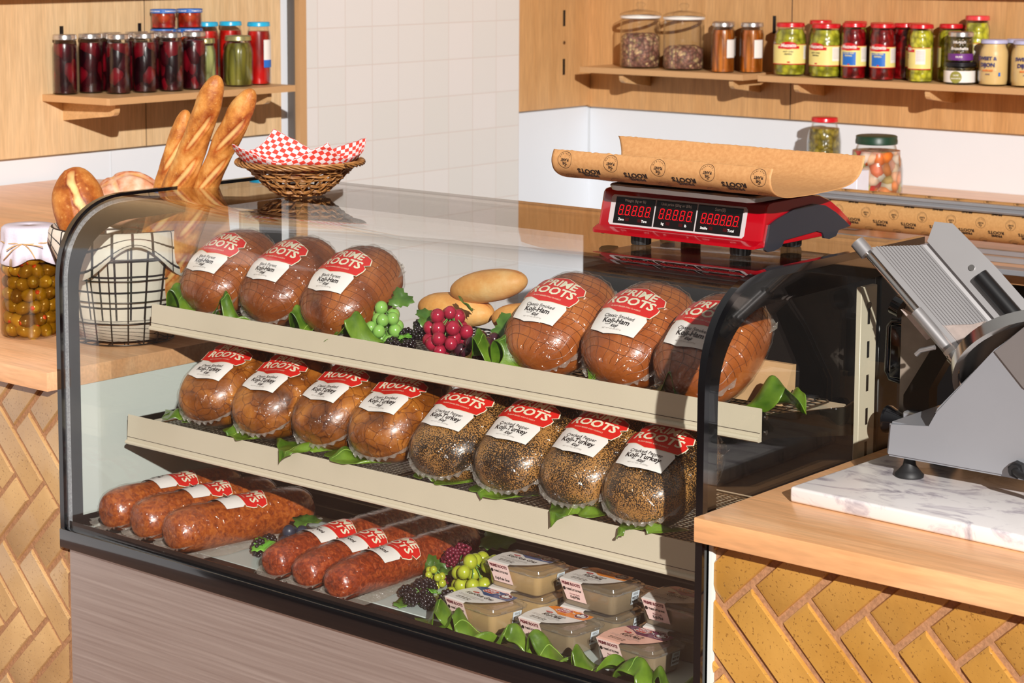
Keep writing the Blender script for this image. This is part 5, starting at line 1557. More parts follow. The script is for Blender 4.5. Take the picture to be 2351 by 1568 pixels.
for st in range(5):
    pts = []
    for q in range(120):
        a = 2 * pi * q / 120; ph = a * 9 + st * 2 * pi / 5
        pts.append(((wr(1.0) + 0.0055 * sin(ph)) * cos(a), (wr(1.0) + 0.0055 * sin(ph)) * sin(a), wz(1.0) + 0.0045 * cos(ph) - 0.003))
    mb.tube(pts, 0.0022, 6, True)
mb.build('braided_rim', ['wicker'], t, 180)
mb = MB()
for k in range(-4, 5):
    y = k * 0.010; h = sqrt(max(0, 0.046 ** 2 - y * y)); mb.tube([(-h, y, 0.003), (h, y, 0.003)], 0.0018, 5)
    mb.tube([(y, -h, 0.0052), (y, h, 0.0052)], 0.0018, 5)
mb.build('base_weave', ['wicker'], t, 180)
c = thing('checked_paper_liner', 'red and white checked paper lining the wicker basket', 'paper', (WX, WY, TOPZ + 0.008))
mb = MB(); vs = []; uv = []; N = 44; H_ = 0.128
for i in range(N + 1):
    for j in range(N + 1):
        x = -H_ + 2 * H_ * i / N; y = -H_ + 2 * H_ * j / N
        r_ = sqrt(x * x + y * y); lim = 0.114
        z = 0.030 + 0.034 * min(1, (r_ / lim)) ** 2.0
        X, Y = x, y
        if r_ > lim:
            ex = r_ - lim
            X = x / r_ * (lim + ex * 0.45); Y = y / r_ * (lim + ex * 0.45); z += ex * 0.62
        aa = math.atan2(y, x)
        z += 0.003 * sin(aa * 6 + 1) * (r_ / lim) ** 2 + 0.0022 * noise.noise(Vector((x * 40, y * 40, 2)))
        if x < -0.03 and y > 0.02: z += 0.004
        vs.append((X, Y, z)); uv.append((x, y))
mb.add(vs, [(i * (N + 1) + j, (i + 1) * (N + 1) + j, (i + 1) * (N + 1) + j + 1, i * (N + 1) + j + 1) for i in range(N) for j in range(N)])
mb.uv = uv
o = mb.build('sheet', ['gingham_paper'], c, 180, fix=False); o.rotation_euler = (0, 0, R(22)); so = o.modifiers.new('s', 'SOLIDIFY'); so.thickness = 0.0004

# ================================================================== RED SCALE
SX0, SX1 = 1.122, 1.446
t = thing('price_scale', 'red digital price computing scale on the glass top', 'scale', (0, 0, TOPZ))
def Z(z): return z - TOPZ
P_ = [(0.2475, 1.2625), (0.2475, 1.2675), (0.2585, 1.2720), (0.2650, 1.2740), (0.2790, 1.3290), (0.2850, 1.3340), (0.2960, 1.3355), (0.41, 1.3365), (0.445, 1.333), (0.478, 1.322), (0.510, 1.305), (0.540, 1.285), (0.552, 1.274), (0.549, 1.270), (0.500, 1.272), (0.460, 1.262), (0.33, 1.262)]
P_ = [(y, Z(z)) for y, z in P_]
mb = MB()
n = len(P_)
def inset(P, d):
    cy = 0.39; cz = Z(1.295)
    return [(y + (cy - y) * d, z + (cz - z) * d * 1.5) for y, z in P]
rings = [(SX0, 0.035), (SX0 + 0.002, 0.012), (SX0 + 0.007, 0.0), (SX1 - 0.007, 0.0), (SX1 - 0.002, 0.012), (SX1, 0.035)]
vs = []
for x, d in rings: vs += [(x, y, z) for y, z in inset(P_, d)]
fs = [(i * n + k, i * n + (k + 1) % n, (i + 1) * n + (k + 1) % n, (i + 1) * n + k) for i in range(len(rings) - 1) for k in range(n)]
fs += [tuple(range(n - 1, -1, -1)), tuple((len(rings) - 1) * n + k for k in range(n))]
mb.add(vs, fs); mb.build('housing', ['scale_red'], t, 35)
for xa, xb in ((SX1 - 0.001, SX1 + 0.0035), (SX0 - 0.0035, SX0 + 0.001)):
    mb = MB(); Q = [(0.2810, 1.2560), (0.2740, 1.2600), (0.2860, 1.2990), (0.306, 1.3060), (0.36, 1.3180), (0.42, 1.3205), (0.455, 1.315), (0.49, 1.300), (0.52, 1.283), (0.538, 1.272), (0.500, 1.2690), (0.492, 1.2600), (0.470, 1.2570), (0.455, 1.2600), (0.448, 1.270), (0.430, 1.2745), (0.33, 1.2700), (0.322, 1.2600), (0.30, 1.2560)]
    mb.prism([(y, Z(z)) for y, z in Q], 'x', xa, xb); mb.build('side_cover', ['scale_dark'], t, 40)
for fx, fy in ((1.200, 0.283), (1.392, 0.290), (1.402, 0.428), (1.200, 0.430)):
    mb = MB()
    vs = []; N = 40
    for z in (0.0003, 0.004, 0.016, 0.0175):
        for k in range(N):
            r_ = 0.0165 * (0.94 if z in (0.0003, 0.0175) else 1.0) + (0.0009 if k % 2 else 0); a = 2 * pi * k / N
            vs.append((fx + r_ * cos(a), fy + r_ * sin(a), z))
    mb.add(vs, [(i * N + k, i * N + (k + 1) % N, (i + 1) * N + (k + 1) % N, (i + 1) * N + k) for i in range(3) for k in range(N)] + [tuple(range(N - 1, -1, -1)), tuple(3 * N + k for k in range(N))])
    mb.build('foot', ['black_rubber'], t, 30)
# front display, lying on the sloping front face
O = Vector((SX0, 0.2650, Z(1.2740))); V = Vector((0, 0.0140, 0.0550)); VL = V.length; V.normalize(); U = Vector((1, 0, 0)); Nn = Vector((0, -V.z, V.y)).normalized()
fm = flatmap(O, U, V, Nn)
mb = MB()
fw = SX1 - SX0
decal(mb, poly2d([(p[0], p[1]) for p in [(0.026, 0.002), (0.288, 0.002), (0.292, 0.006), (0.292, 0.049), (0.288, 0.053), (0.026, 0.053), (0.022, 0.049), (0.022, 0.006)]], 1), fm, 0.0008, 0)
mb.build('display_frame', ['panel_silver'], t, None, fix=False)
mb = MB(); cells = [(0.032, 0.112), (0.1145, 0.195), (0.1975, 0.284)]
for a, b_ in cells: decal(mb, poly2d([(a, 0.005), (b_, 0.005), (b_, 0.050), (a, 0.050)], 1), fm, 0.0012, 0)
mb.build('display_glass', ['panel_black'], t, None, fix=False)
mb = MB()
def seg8(mb, x, y, w, h, th):
    sh = 0.12
    def q(a, b, c_, d):
        pts = [(a, b), (c_, b), (c_, d), (a, d)]; pts = [(x + px + py * sh, y + py) for px, py in pts]
        decal(mb, (pts, [(0, 1, 2, 3)]), fm, 0.0016, 0)
    q(th, h - th, w - th, h); q(th, 0, w - th, th); q(th, h / 2 - th / 2, w - th, h / 2 + th / 2)
    for x_ in (0, w - th): q(x_, th * 0.6, x_ + th, h / 2 - th * 0.4); q(x_, h / 2 + th * 0.4, x_ + th, h - th * 0.6)
    q(w + 0.0012, 0, w + 0.0024, 0.0012)
for (a, b_), nd in zip(cells, (5, 5, 6)):
    pitch = (b_ - a - 0.012) / nd
    for k in range(nd): seg8(mb, a + 0.008 + pitch * k, 0.0195, 0.0088, 0.0175, 0.0015)
mb.build('digits', ['digit_red'], t, None, fix=False)
mb = MB()
for (a, b_) in cells:
    for q in (0.30, 0.62):
        xx = a + (b_ - a) * q; decal(mb, poly2d([(xx, 0.010), (xx + 0.008, 0.010), (xx + 0.008, 0.0155), (xx, 0.0155)], 1), fm, 0.0015, 0)
mb.build('indicator_window', ['digit_dim'], t, None, fix=False)
mb = MB()
for body, u, v, s_ in (('Weight (kg or lb)', 0.072, 0.0445, 0.0062), ('Unit price ($/kg or $/lb)', 0.155, 0.0445, 0.0062), ('Sum($)', 0.241, 0.0445, 0.0072), ('Zero', 0.048, 0.0120, 0.0058), ('Tare', 0.095, 0.0120, 0.0058), ('kg', 0.132, 0.0120, 0.0060), ('lb', 0.178, 0.0120, 0.0060), ('Stable', 0.214, 0.0120, 0.0058), ('Total', 0.266, 0.0120, 0.0058)):
    decal(mb, text2d(body, s_, 0.00015), fm, 0.0016, 0, du=u, dv=v)
mb.build('lettering', ['ink_white'], t, None, fix=False)
for fx, fy in ((1.200, 0.305), (1.420, 0.305), (1.400, 0.425), (1.205, 0.425), (1.305, 0.290)):
    mb = MB(); mb.lathe([(0.0001, Z(1.3362)), (0.015, Z(1.3362)), (0.015, Z(1.3385)), (0.008, Z(1.3395)), (0.008, Z(1.3455)), (0.0001, Z(1.3455))], 20, T=Matrix.Translation((fx, fy, 0)))
    mb.build('platter_support', ['black_rubber'], t, 40)
mb = MB(); stackloft(mb, [(rrect(0.136, 0.112, 0.012), Z(1.3400)), (rrect(0.140, 0.116, 0.014), Z(1.3412)), (rrect(0.143, 0.119, 0.015), Z(1.3485)), (rrect(0.141, 0.117, 0.014), Z(1.3515)), (rrect(0.137, 0.113, 0.013), Z(1.3520))])
mb.v = [(a + 1.318, b_ + 0.337, z) for a, b_, z in mb.v]
mb.build('platter', ['alu'], t, 40)
# butcher paper curled on the platter
t = thing('butcher_paper', 'sheet of printed brown butcher paper curling up on the scale', 'paper', (1.27, 0.33, 1.3523))
def cross(s, uend):
    """s from 0 (front edge) to 1 (back edge); returns local (y, z)"""
    pts = [(-0.150, 0.053), (-0.156, 0.040), (-0.155, 0.028), (-0.147, 0.0165), (-0.128, 0.0070), (-0.098, 0.0020), (-0.05, 0.0012), (0.03, 0.0012), (0.075, 0.004), (0.105, 0.012), (0.126, 0.028), (0.136, 0.050)]
    f = s * (len(pts) - 1); i = min(len(pts) - 2, int(f)); w = f - i
    p0 = pts[max(0, i - 1)]; p1 = pts[i]; p2 = pts[i + 1]; p3 = pts[min(len(pts) - 1, i + 2)]
    return tuple(0.5 * ((2 * p1[k]) + (-p0[k] + p2[k]) * w + (2 * p0[k] - 5 * p1[k] + 4 * p2[k] - p3[k]) * w * w + (-p0[k] + 3 * p1[k] - 3 * p2[k] + p3[k]) * w ** 3) for k in (0, 1))
def paper_pt(u, s):
    y, z = cross(s, u)
    x0 = -0.176 - 0.078 * max(0, s - 0.5) * 2; x1 = 0.250 - 0.01 * max(0, s - 0.5)
    x = x0 + (x1 - x0) * u
    z += 0.0015 * noise.noise(Vector((x * 14, y * 20, 1))) * (1 if 0.15 < s < 0.85 else 0.6)
    z += 0.004 * (s - 0.5) * (0.5 - u) * (1 if s > 0.6 else -1)
    if s < 0.06: z += 0.0010 * noise.noise(Vector((x * 120, 0, 5))); 
    return Vector((x, y, z))
mb = MB(); NU, NS = 90, 60; vs = []
for i in range(NU + 1):
    for j in range(NS + 1):
        p = paper_pt(i / NU, j / NS)
        if j in (0, NS): p.z += 0.0012 * noise.noise(Vector((i * 0.9, j, 0)))
        vs.append(tuple(p))
mb.add(vs, [(i * (NS + 1) + j, (i + 1) * (NS + 1) + j, (i + 1) * (NS + 1) + j + 1, i * (NS + 1) + j + 1) for i in range(NU) for j in range(NS)])
o = mb.build('sheet', ['kraft_paper'], t, 180, fix=False); so = o.modifiers.new('s', 'SOLIDIFY'); so.thickness = 0.0003; so.offset = 0
mb = MB()
arc = [0]
for j in range(1, 201): arc.append(arc[-1] + (Vector(cross(j / 200, 0)) - Vector(cross((j - 1) / 200, 0))).length)
def paper_map(ucen, acen):
    def f(u, v, o):
        x_ = ucen + u; a = acen + v
        a = max(0, min(arc[-1] - 1e-6, a)); i = 1
        while arc[i] < a: i += 1
        s = (i - 1 + (a - arc[i - 1]) / max(1e-9, arc[i] - arc[i - 1])) / 200
        U_ = (x_ + 0.176) / 0.426
        p = paper_pt(U_, s); q = paper_pt(U_, min(1, s + 0.01)); d = q - p; nn = Vector((0, -d.z, d.y)).normalized()
        return tuple(p - nn * (0.0004 + o))   # print is on the outer (under) side
    return f
def ring2d(r, w, n=32):
    pts = [(r * cos(2 * pi * k / n), r * sin(2 * pi * k / n)) for k in range(n)] + [((r - w) * cos(2 * pi * k / n), (r - w) * sin(2 * pi * k / n)) for k in range(n)]
    return (pts, [(k, (k + 1) % n, n + (k + 1) % n, n + k) for k in range(n)])
def stamp(mb, mf, o=0.0004):
    decal(mb, ring2d(0.0142, 0.0006), mf, o, 0); decal(mb, text2d('THE', 0.0062, 0.0002, 0, 0.8), mf, o, 0, dv=0.0030); decal(mb, text2d('PLANET', 0.0062, 0.0002, 0, 0.75), mf, o, 0, dv=0.0085 - 0.0025)
    decal(mb, text2d('BY', 0.0030, 0.0001), mf, o, 0, dv=-0.0020)
    for k, ch in enumerate('INSPIRED'):
        a = R(215 + 110 * k / 7); decal(mb, text2d(ch, 0.0036), mf, o, 0, du=0.0112 * cos(a), dv=0.0112 * sin(a) + 0.000, rot=a + pi / 2)
def stamp_fixed(mb, mf, o=0.0004):
    decal(mb, ring2d(0.0142, 0.0006), mf, o, 0)
    decal(mb, text2d('PLANET', 0.0062, 0.0002, 0, 0.75), mf, o, 0, dv=0.0000)
    decal(mb, text2d('THE', 0.0062, 0.0002, 0, 0.8), mf, o, 0, dv=0.0055); decal(mb, text2d('BY', 0.0030, 0.0001), mf, o, 0, dv=0.0098)
    for k, ch in enumerate('INSPIRED'):
        a = R(205 + 130 * k / 7); decal(mb, text2d(ch, 0.0034), mf, o, 0, du=0.0110 * cos(a), dv=0.0110 * sin(a), rot=a + pi / 2)
def flip(mf): return lambda u, v, o: mf(-u, v, o)
# outer side reads upside down from the front
for row in range(4):
    for k in range(5):
        xc = -0.148 + 0.094 * k + (0.047 if row % 2 else 0)
        if not -0.17 < xc < 0.235: continue
        ac = 0.0168 + 0.0215 * row
        m0 = paper_map(xc, ac)
        m1 = lambda u, v, o, m0=m0: m0(-u, v, o)
        if row % 2 == 0: stamp_fixed(mb, m1)
        else:
            decal(mb, text2d('PRIME', 0.0110, 0.0005, 0, 1.05), m1, 0.0004, 0, dv=0.0045); decal(mb, text2d('ROOTS', 0.0120, 0.0005, 0, 1.15), m1, 0.0004, 0, dv=-0.0055)
mb.build('print', ['ink_black'], t, None, fix=False)

# ================================================================== MARBLE AND SLICER
mb = MB(); mb.rbox((-0.24, -0.19, 0), (0.24, 0.19, 0.0245), 0.005, 3)
o = tag(mb.build('marble_slab', ['marble'], None, 40), 'grey veined white marble slab under the meat slicer', 'marble slab'); o.location = (1.829, 0.325, 0.8992); o.rotation_euler = (0, 0, R(-2))
MT = 0.8992 + 0.0246
t = thing('meat_slicer', 'grey and polished aluminium deli meat slicer standing on the marble', 'meat slicer', (0, 0, MT))
def z_(z): return z - MT
mb = MB()
Bd = [(1.669, 0.960), (1.673, 1.015), (1.744, 1.014), (1.749, 1.043), (1.844, 1.150), (1.905, 1.205), (2.06, 1.205), (2.10, 0.960)]
bm = bmesh.new(); pts = [(x, z_(z)) for x, z in Bd]
va = [bm.verts.new((x, 0.28, z)) for x, z in pts]; vb = [bm.verts.new((x, 0.455, z)) for x, z in pts]
bm.faces.new(va); bm.faces.new(vb[::-1])
for i in range(len(pts)): j = (i + 1) % len(pts); bm.faces.new((va[i], vb[i], vb[j], va[j]))
bmesh.ops.bevel(bm, geom=bm.edges[:], offset=0.004, segments=3, affect='EDGES')
mb.bm(bm); bm.free(); mb.build('body', ['grey_paint'], t, 30)
mb = MB(); bmv = [(1.846, 0.276, z_(1.148)), (1.905, 0.276, z_(1.203)), (1.99, 0.276, z_(1.203)), (1.99, 0.276, z_(1.06)), (1.893, 0.276, z_(1.100))]
mb.prism([(v[0], v[2]) for v in bmv], 'y', 0.2755, 0.2795); mb.build('blade_cover', ['alu'], t, 40)
for fx, fy in ((1.690, 0.318), (2.03, 0.318), (1.690, 0.43), (2.03, 0.43)):
    mb = MB(); mb.lathe([(0.0001, 0.0002), (0.022, 0.0002), (0.0225, 0.004), (0.017, 0.010), (0.0105, 0.018), (0.0085, 0.028), (0.0085, z_(0.962)), (0.0001, z_(0.962))], 28, T=Matrix.Translation((fx, fy, 0)))
    mb.build('foot', ['black_rubber'], t, 50)
mb = MB(); mb.cyl((1.889, 0.268, z_(0.977)), (1.889, 0.282, z_(0.977)), 0.013, 6); mb.cyl((1.889, 0.262, z_(0.977)), (1.889, 0.27, z_(0.977)), 0.009, 18); mb.tube([(1.889, 0.266, z_(0.977)), (1.905, 0.250, z_(0.976)), (1.95, 0.243, z_(0.972)), (2.05, 0.245, z_(0.93))], 0.0055, 8)
mb.build('power_cord', ['black_rubber'], t, 50)
# big blade with its chrome ring guard, seen nearly edge on and leaning left
bc_ = Vector((1.868, 0.372, z_(1.110)))
bn = Vector((-0.46, 0.62, 0.62)).normalized(); bu = bn.cross(Vector((0, 1, 0))).normalized(); bv = bn.cross(bu).normalized()
RB = 0.125
def disc(mb, r0, r1, h0, h1, n=64, a0=0, a1=360):
    vs = []; 
    closed = (a1 - a0) >= 360
    m_ = n if closed else n + 1
    for k in range(m_):
        a = R(a0 + (a1 - a0) * k / n); d = bu * cos(a) + bv * sin(a)
        for r_, h in ((r0, h0), (r1, h0), (r1, h1), (r0, h1)): vs.append(tuple(bc_ + d * r_ + bn * h))
    fs = []
    for k in range(n):
        k2 = (k + 1) % m_
        for q in range(4): fs.append((k * 4 + q, k * 4 + (q + 1) % 4, k2 * 4 + (q + 1) % 4, k2 * 4 + q))
    if not closed: fs += [(3, 2, 1, 0), tuple(n * 4 + q for q in range(4))]
    mb.add(vs, fs)
mb = MB(); disc(mb, 0.001, RB - 0.012, 0.002, 0.006); mb.build('blade', ['chrome'], t, 40)
mb = MB(); disc(mb, RB - 0.008, RB, -0.010, 0.012); mb.build('ring_guard', ['chrome'], t, 40)
# tilted food carriage: ribbed plate, upright fence, rod, arm
mb = MB()
A = Vector((1.562, 0.400, z_(1.262))); B = Vector((1.728, 0.400, z_(1.108)))   # lower edge line (top end, bottom end)
D = (B - A).normalized(); Wd = Vector((0.72, 0.69, 0.03)).normalized(); Nn2 = D.cross(Wd).normalized()
if Nn2.z < 0: Nn2 = -Nn2
Ln = (B - A).length + 0.06
def pl(a, w, h=0.0): return A + D * a + Wd * w + Nn2 * h
prof_r = []
nr = 14; wid = 0.088
for k in range(nr):
    w0 = 0.012 + (wid - 0.012) * k / nr; w1 = 0.012 + (wid - 0.012) * (k + 0.55) / nr
    prof_r += [(w0, 0.0), (w0 + 0.0006, 0.0018), (w1, 0.0018), (w1 + 0.0006, 0.0)]
prof_r = [(0.0, 0.0)] + prof_r + [(wid, 0.0), (wid + 0.006, 0.002), (wid + 0.010, 0.010)]
low = [(w, h - 0.004) for w, h in prof_r[::-1]]
poly = prof_r + low; n = len(poly)
vs = [tuple(pl(0.0, w, h)) for w, h in poly] + [tuple(pl(Ln, w, h)) for w, h in poly]
mb.add(vs, [tuple(range(n)), tuple(range(2 * n - 1, n - 1, -1))] + [(i, n + i, n + (i + 1) % n, (i + 1) % n) for i in range(n)])
mb.build('ribbed_carriage_plate', ['alu'], t, 20)
mb = MB()
fp = [(-0.030, 0.0), (-0.040, 0.030), (-0.014, 0.050), (Ln * 0.30, 0.056), (Ln, 0.056), (Ln, 0.0)]
F0 = wid + 0.008
Fd = Vector((0.42, 0.40, 0.80)).normalized()
fn_ = D.cross(Fd).normalized()
base_ = pl(0, F0, 0.008)
vs = [tuple(base_ + D * (a + 0.028) + Fd * b_) for a, b_ in fp] + [tuple(base_ + D * (a + 0.028) + Fd * b_ + fn_ * 0.005) for a, b_ in fp]
n = len(fp); mb.add(vs, [tuple(range(n)), tuple(range(2 * n - 1, n - 1, -1))] + [(i, n + i, n + (i + 1) % n, (i + 1) % n) for i in range(n)])
fe = mb.build('fence', ['alu'], t, 30)
side = -1 if (fn_.dot(Vector((3.2, -2.5, 1.75)) - Vector((1.7, .4, 1.2))) > 0) else 1
q = fn_ * (0.006 if side < 0 else -0.002)
mb = MB(); c0 = base_ + D * (Ln * 0.36) + Fd * 0.028 + q * 2.6; mb.cyl(tuple(c0), tuple(c0 + D * 0.085), 0.0130, 24); mb.build('pusher_handle', ['black_satin'], t, 40)
mb = MB(); c0 = base_ + D * (Ln * 0.29) + Fd * 0.026 + q; mb.cyl(tuple(c0), tuple(c0 + q * 0.3), 0.0050, 16); mb.build('bolt', ['chrome'], t, 40)
mb = MB()
r0 = A + Nn2 * 0.0 - Wd * 0.010
mb.cyl(tuple(r0 + D * 0.006), tuple(r0 + D * 0.150), 0.0048, 18); mb.build('slide_rod', ['chrome'], t, 50)
mb = MB(); mb.cyl(tuple(r0 - D * 0.012), tuple(r0 + D * 0.014), 0.0120, 26); mb.build('rod_collar', ['alu'], t, 50)
mb = MB(); mb.cyl(tuple(r0 + D * 0.135), tuple(r0 + D * 0.222), 0.0098, 24)
mb.build('rod_sleeve', ['alu'], t, 50)
mb = MB(); mb.cyl(tuple(r0 + D * 0.222), tuple(r0 + D * 0.226), 0.0112, 24); mb.cyl(tuple(r0 + D * 0.226), tuple(r0 + D * 0.252), 0.0135, 26); mb.build('clamp_knob', ['chrome'], t, 50)
mb = MB(); mb.cyl(tuple(r0 + D * 0.214), tuple(r0 + D * 0.2235), 0.0105, 24); mb.build('nylon_washer', ['label_white'], t, 50)
mb = MB(); mb.prism([(x_ - 0.050, z_(zz_ - 0.0115)) for x_, zz_ in ((1.668, 1.178), (1.700, 1.166), (1.745, 1.161), (1.790, 1.168), (1.812, 1.176), (1.800, 1.158), (1.765, 1.130), (1.748, 1.146), (1.738, 1.150), (1.716, 1.134))], 'y', 0.408, 0.418)
mb.build('swing_arm', ['alu_cast'], t, 30)
mb = MB(); mb.tube([(1.692, 0.385, z_(1.118)), (1.668, 0.385, z_(1.110)), (1.660, 0.385, z_(1.102))], 0.004, 8); mb.build('stop_lever', ['alu'], t, 50)
mb = MB(); mb.prism([(1.572, z_(1.192)), (1.572, z_(0.975)), (1.592, z_(0.980)), (1.592, z_(1.016)), (1.640, z_(1.099)), (1.690, z_(1.160)), (1.640, z_(1.192))], 'y', 0.497, 0.503)
mb.build('rear_plate', ['grey_plate'], t, 30)
mb = MB(); mb.prism([(1.594, z_(0.975)), (1.594, z_(1.014)), (1.642, z_(1.097)), (1.690, z_(1.150)), (1.700, z_(1.140)), (1.640, z_(1.030)), (1.640, z_(0.975))], 'y', 0.47, 0.497); mb.build('support_column', ['wire_dark'], t, 30)
mb = MB(); mb.tube([(1.566, 0.512, z_(1.125)), (1.548, 0.512, z_(1.125)), (1.541, 0.512, z_(1.115)), (1.539, 0.512, z_(1.040)), (1.546, 0.512, z_(1.028)), (1.570, 0.512, z_(1.024))], 0.0045, 8)
mb.rbox((1.546, 0.506, z_(1.030)), (1.600, 0.518, z_(1.120)), 0.003, 2); mb.build('grip_handle', ['black_gloss'], t, 50)
mb = MB(); mb.cyl((1.578, 0.49, z_(1.152)), (1.562, 0.49, z_(1.158)), 0.017, 26); mb.build('thickness_knob', ['black_gloss'], t, 40)
mb = MB(); mb.lathe([(0.0001, 0), (0.012, 0), (0.013, 0.012), (0.0235, 0.034), (0.024, 0.040), (0.0001, 0.042)], 28, T=Matrix.Translation((1.600, 0.48, z_(0.966))) @ Matrix.Rotation(R(-90), 4, 'Y')); mb.build('cone_knob', ['black_gloss'], t, 40)
mb = MB(); mb.rbox((1.60, 0.456, z_(0.970)), (1.80, 0.50, z_(0.990)), 0.003, 1); mb.build('rear_beam', ['grey_paint'], t, 40)

for (x0, y0, x1, y1, h, lab) in ((1.60, 0.66, 1.70, 0.78, 0.09, 'small brown carton standing behind the slicer'), (1.74, 0.62, 1.86, 0.74, 0.06, 'low white carton behind the slicer blade')):
    mb = MB(); mb.rbox((x0, y0, 0.8993), (x1, y1, 0.8993 + h), 0.002, 1); mb.box((x0 - 0.001, y0 - 0.001, 0.8993 + h * 0.8), (x1 + 0.001, y1 + 0.001, 0.8993 + h + 0.002))
    tag(mb.build('carton', ['carton' if 'brown' in lab else 'label_white'], None, 40), lab, 'carton')
mb = MB(); mb.prism([(0.322, 0.9988), (0.362, 0.9988), (0.365, 1.062), (0.356, 1.062)], 'x', 1.35, 1.455)
tag(mb.build('cardboard_wedge', ['paper_wedge'], None), 'folded brown cardboard propping the ham at the right glass end', 'cardboard')

# ================================================================== SHELF JARS
def text_on(mb, body, size, r, zc, mi, a0, bold=0.0, sx=1.0, off=0.0012, da=0.0, shear=0.0):
    vs, fs = text2d(body, size, bold, shear, sx)
    mb.add([((r + off) * cos(a0 + da + u / r), (r + off) * sin(a0 + da + u / r), zc + v) for u, v in vs], fs, mi)
def patch(mb, r, a0, a1, z0, z1, mi, off=0.0006, n=24):
    vs = [((r + off) * cos(a0 + (a1 - a0) * k / n), (r + off) * sin(a0 + (a1 - a0) * k / n), z) for z in (z0, z1) for k in range(n + 1)]
    mb.add(vs, [(k, k + 1, n + 2 + k, n + 1 + k) for k in range(n)], mi)
def oval(mb, r, a0, zc, rx, rz, mi, off=0.0010, n=26):
    sh = poly2d(ellipse2d(0, 0, rx, rz, n), 0.012)
    mb.add([((r + off) * cos(a0 + u / r), (r + off) * sin(a0 + u / r), zc + v) for u, v in sh[0]], sh[1], mi)
FRONT = R(-52)
def make_jar(name, r, H, fill, lid, label_fn=None, kind='mason', glass='jar_glass', lidh=0.016, fillh=0.92, cat='jar', lmats=(), seg=32):
    root = thing(name, '', cat, (0, 0, 0))
    hb = H - lidh
    if kind == 'mason':
        prof_ = [(r * 0.90, 0), (r * 0.98, 0.004), (r, 0.010), (r, hb * 0.84), (r * 0.96, hb * 0.90), (r * 0.86, hb * 0.955), (r * 0.84, hb)]
        lr = r * 0.93
    elif kind == 'round':
        prof_ = [(r * 0.80, 0), (r * 0.94, 0.006), (r, 0.022), (r, hb * 0.72), (r * 0.95, hb * 0.84), (r * 0.82, hb * 0.94), (r * 0.78, hb)]
        lr = r * 0.86
    elif kind == 'belly':
        prof_ = [(r * 0.70, 0), (r * 0.88, 0.008), (r * 0.92, 0.03), (r, hb * 0.42), (r, hb * 0.68), (r * 0.93, hb * 0.82), (r * 0.76, hb * 0.93), (r * 0.70, hb)]
        lr = r * 0.76
    else:
        prof_ = [(r * 0.94, 0), (r, 0.004), (r, hb - 0.004), (r * 0.96, hb)]
        lr = r * 1.0
    jar_shell(prof_, glass, root, seg)
    zt = hb * fillh
    fp = []
    for i, (a, z) in enumerate(prof_):
        if z < zt: fp.append((a - 0.0035, z + (0.0035 if i == 0 else 0)))
    last = fp[-1][0]
    fp = [(0.0001, 0.0035)] + fp + [(last * 0.99, zt), (0.0001, zt + 0.0005)]
    mb = MB(); mb.lathe(fp, seg)
    mb.build('contents', [fill], root, 50)
    mb = MB()
    mb.lathe([(0.0001, H), (lr * 0.80, H), (lr * 0.83, H - 0.0008), (lr * 0.93, H), (lr, H - 0.002), (lr, H - lidh * 0.45), (lr * 1.02, H - lidh * 0.55), (lr * 1.02, H - lidh * 0.95), (lr * 0.98, H - lidh), (0.0001, H - lidh)], seg)
    mb.build('lid', [lid], root, 35)
    if label_fn:
        mb = MB(); label_fn(mb, r, H); mb.build('label', list(lmats), root, 60, fix=False)
    return root
def place(proto, items, group, first=True):
    for i, (x, y, z, rz, lab) in enumerate(items):
        o = proto if (i == 0 and first) else copy_thing(proto, (0, 0, 0))
        o.location = (x, y, z); o.rotation_euler = (0, 0, R(rz)); o['label'] = lab; o['group'] = group
# beets
p = make_jar('preserve_jar', 0.0375, 0.177, 'beets', 'lid_silver', kind='mason', fillh=0.93)
g = 'silver lidded beet jars on the left shelf'
place(p, [(-1.655, 1.352, LZ, 0, 'beet jar at the far left end of the plywood shelf'),
          (-1.645, 1.440, LZ, 40, 'beet jar second along from the left end of the shelf'),
          (-1.556, 1.472, LZ, 80, 'beet jar standing furthest forward, third along the shelf'),
          (-1.541, 1.562, LZ, 120, 'beet jar fourth along the front row of the left shelf'),
          (-1.520, 1.648, LZ, 160, 'beet jar fifth along the front row of the left shelf'),
          (-1.520, 1.742, LZ, 200, 'beet jar at the right end of the dark row, next to pale pickles'),
          (-1.655, 1.524, LZ, 240, 'beet jar in the back row, lid showing between second and third'),
          (-1.630, 1.608, LZ, 280, 'beet jar in the back row behind the fourth front jar'),
          (-1.612, 1.692, LZ, 320, 'beet jar in the back row behind the fifth front jar')], g)
p = make_jar('pickle_jar', 0.036, 0.150, 'pale_pickles', 'lid_gold', kind='round', fillh=0.95)
place(p, [(-1.590, 1.850, LZ, 0, 'jar of pale pickles half hidden by the last beet jar')], 'pickle jars on the left shelf')
p = make_jar('pickle_jar', 0.0475, 0.158, 'pickle_spears', 'lid_gold', kind='round', fillh=0.95)
place(p, [(-1.520, 1.925, LZ, 0, 'jar of green pickle spears behind the tallest baguette')], 'pickle jars on the left shelf')
def red_lab(mb, r, H):
    patch(mb, r, R(-20), R(40), H * 0.28, H * 0.72, 0); patch(mb, r, R(-20), R(40), H * 0.28, H * 0.40, 1, 0.0009)
p = make_jar('pepper_jar', 0.038, 0.197, 'red_peppers', 'lid_cyan', red_lab, 'mason', lmats=('label_white', 'label_bright_blue'), lidh=0.014)
place(p, [(-1.528, 2.022, LZ, 0, 'tall red pepper jar with a blue lid at the shelf end'),
          (-1.640, 2.006, LZ, 30, 'red pepper jar with a blue lid behind the pickle spears'),
          (-1.655, 1.918, LZ, 60, 'red pepper jar with a blue lid next to the stacked small jars')], 'blue lidded red pepper jars')
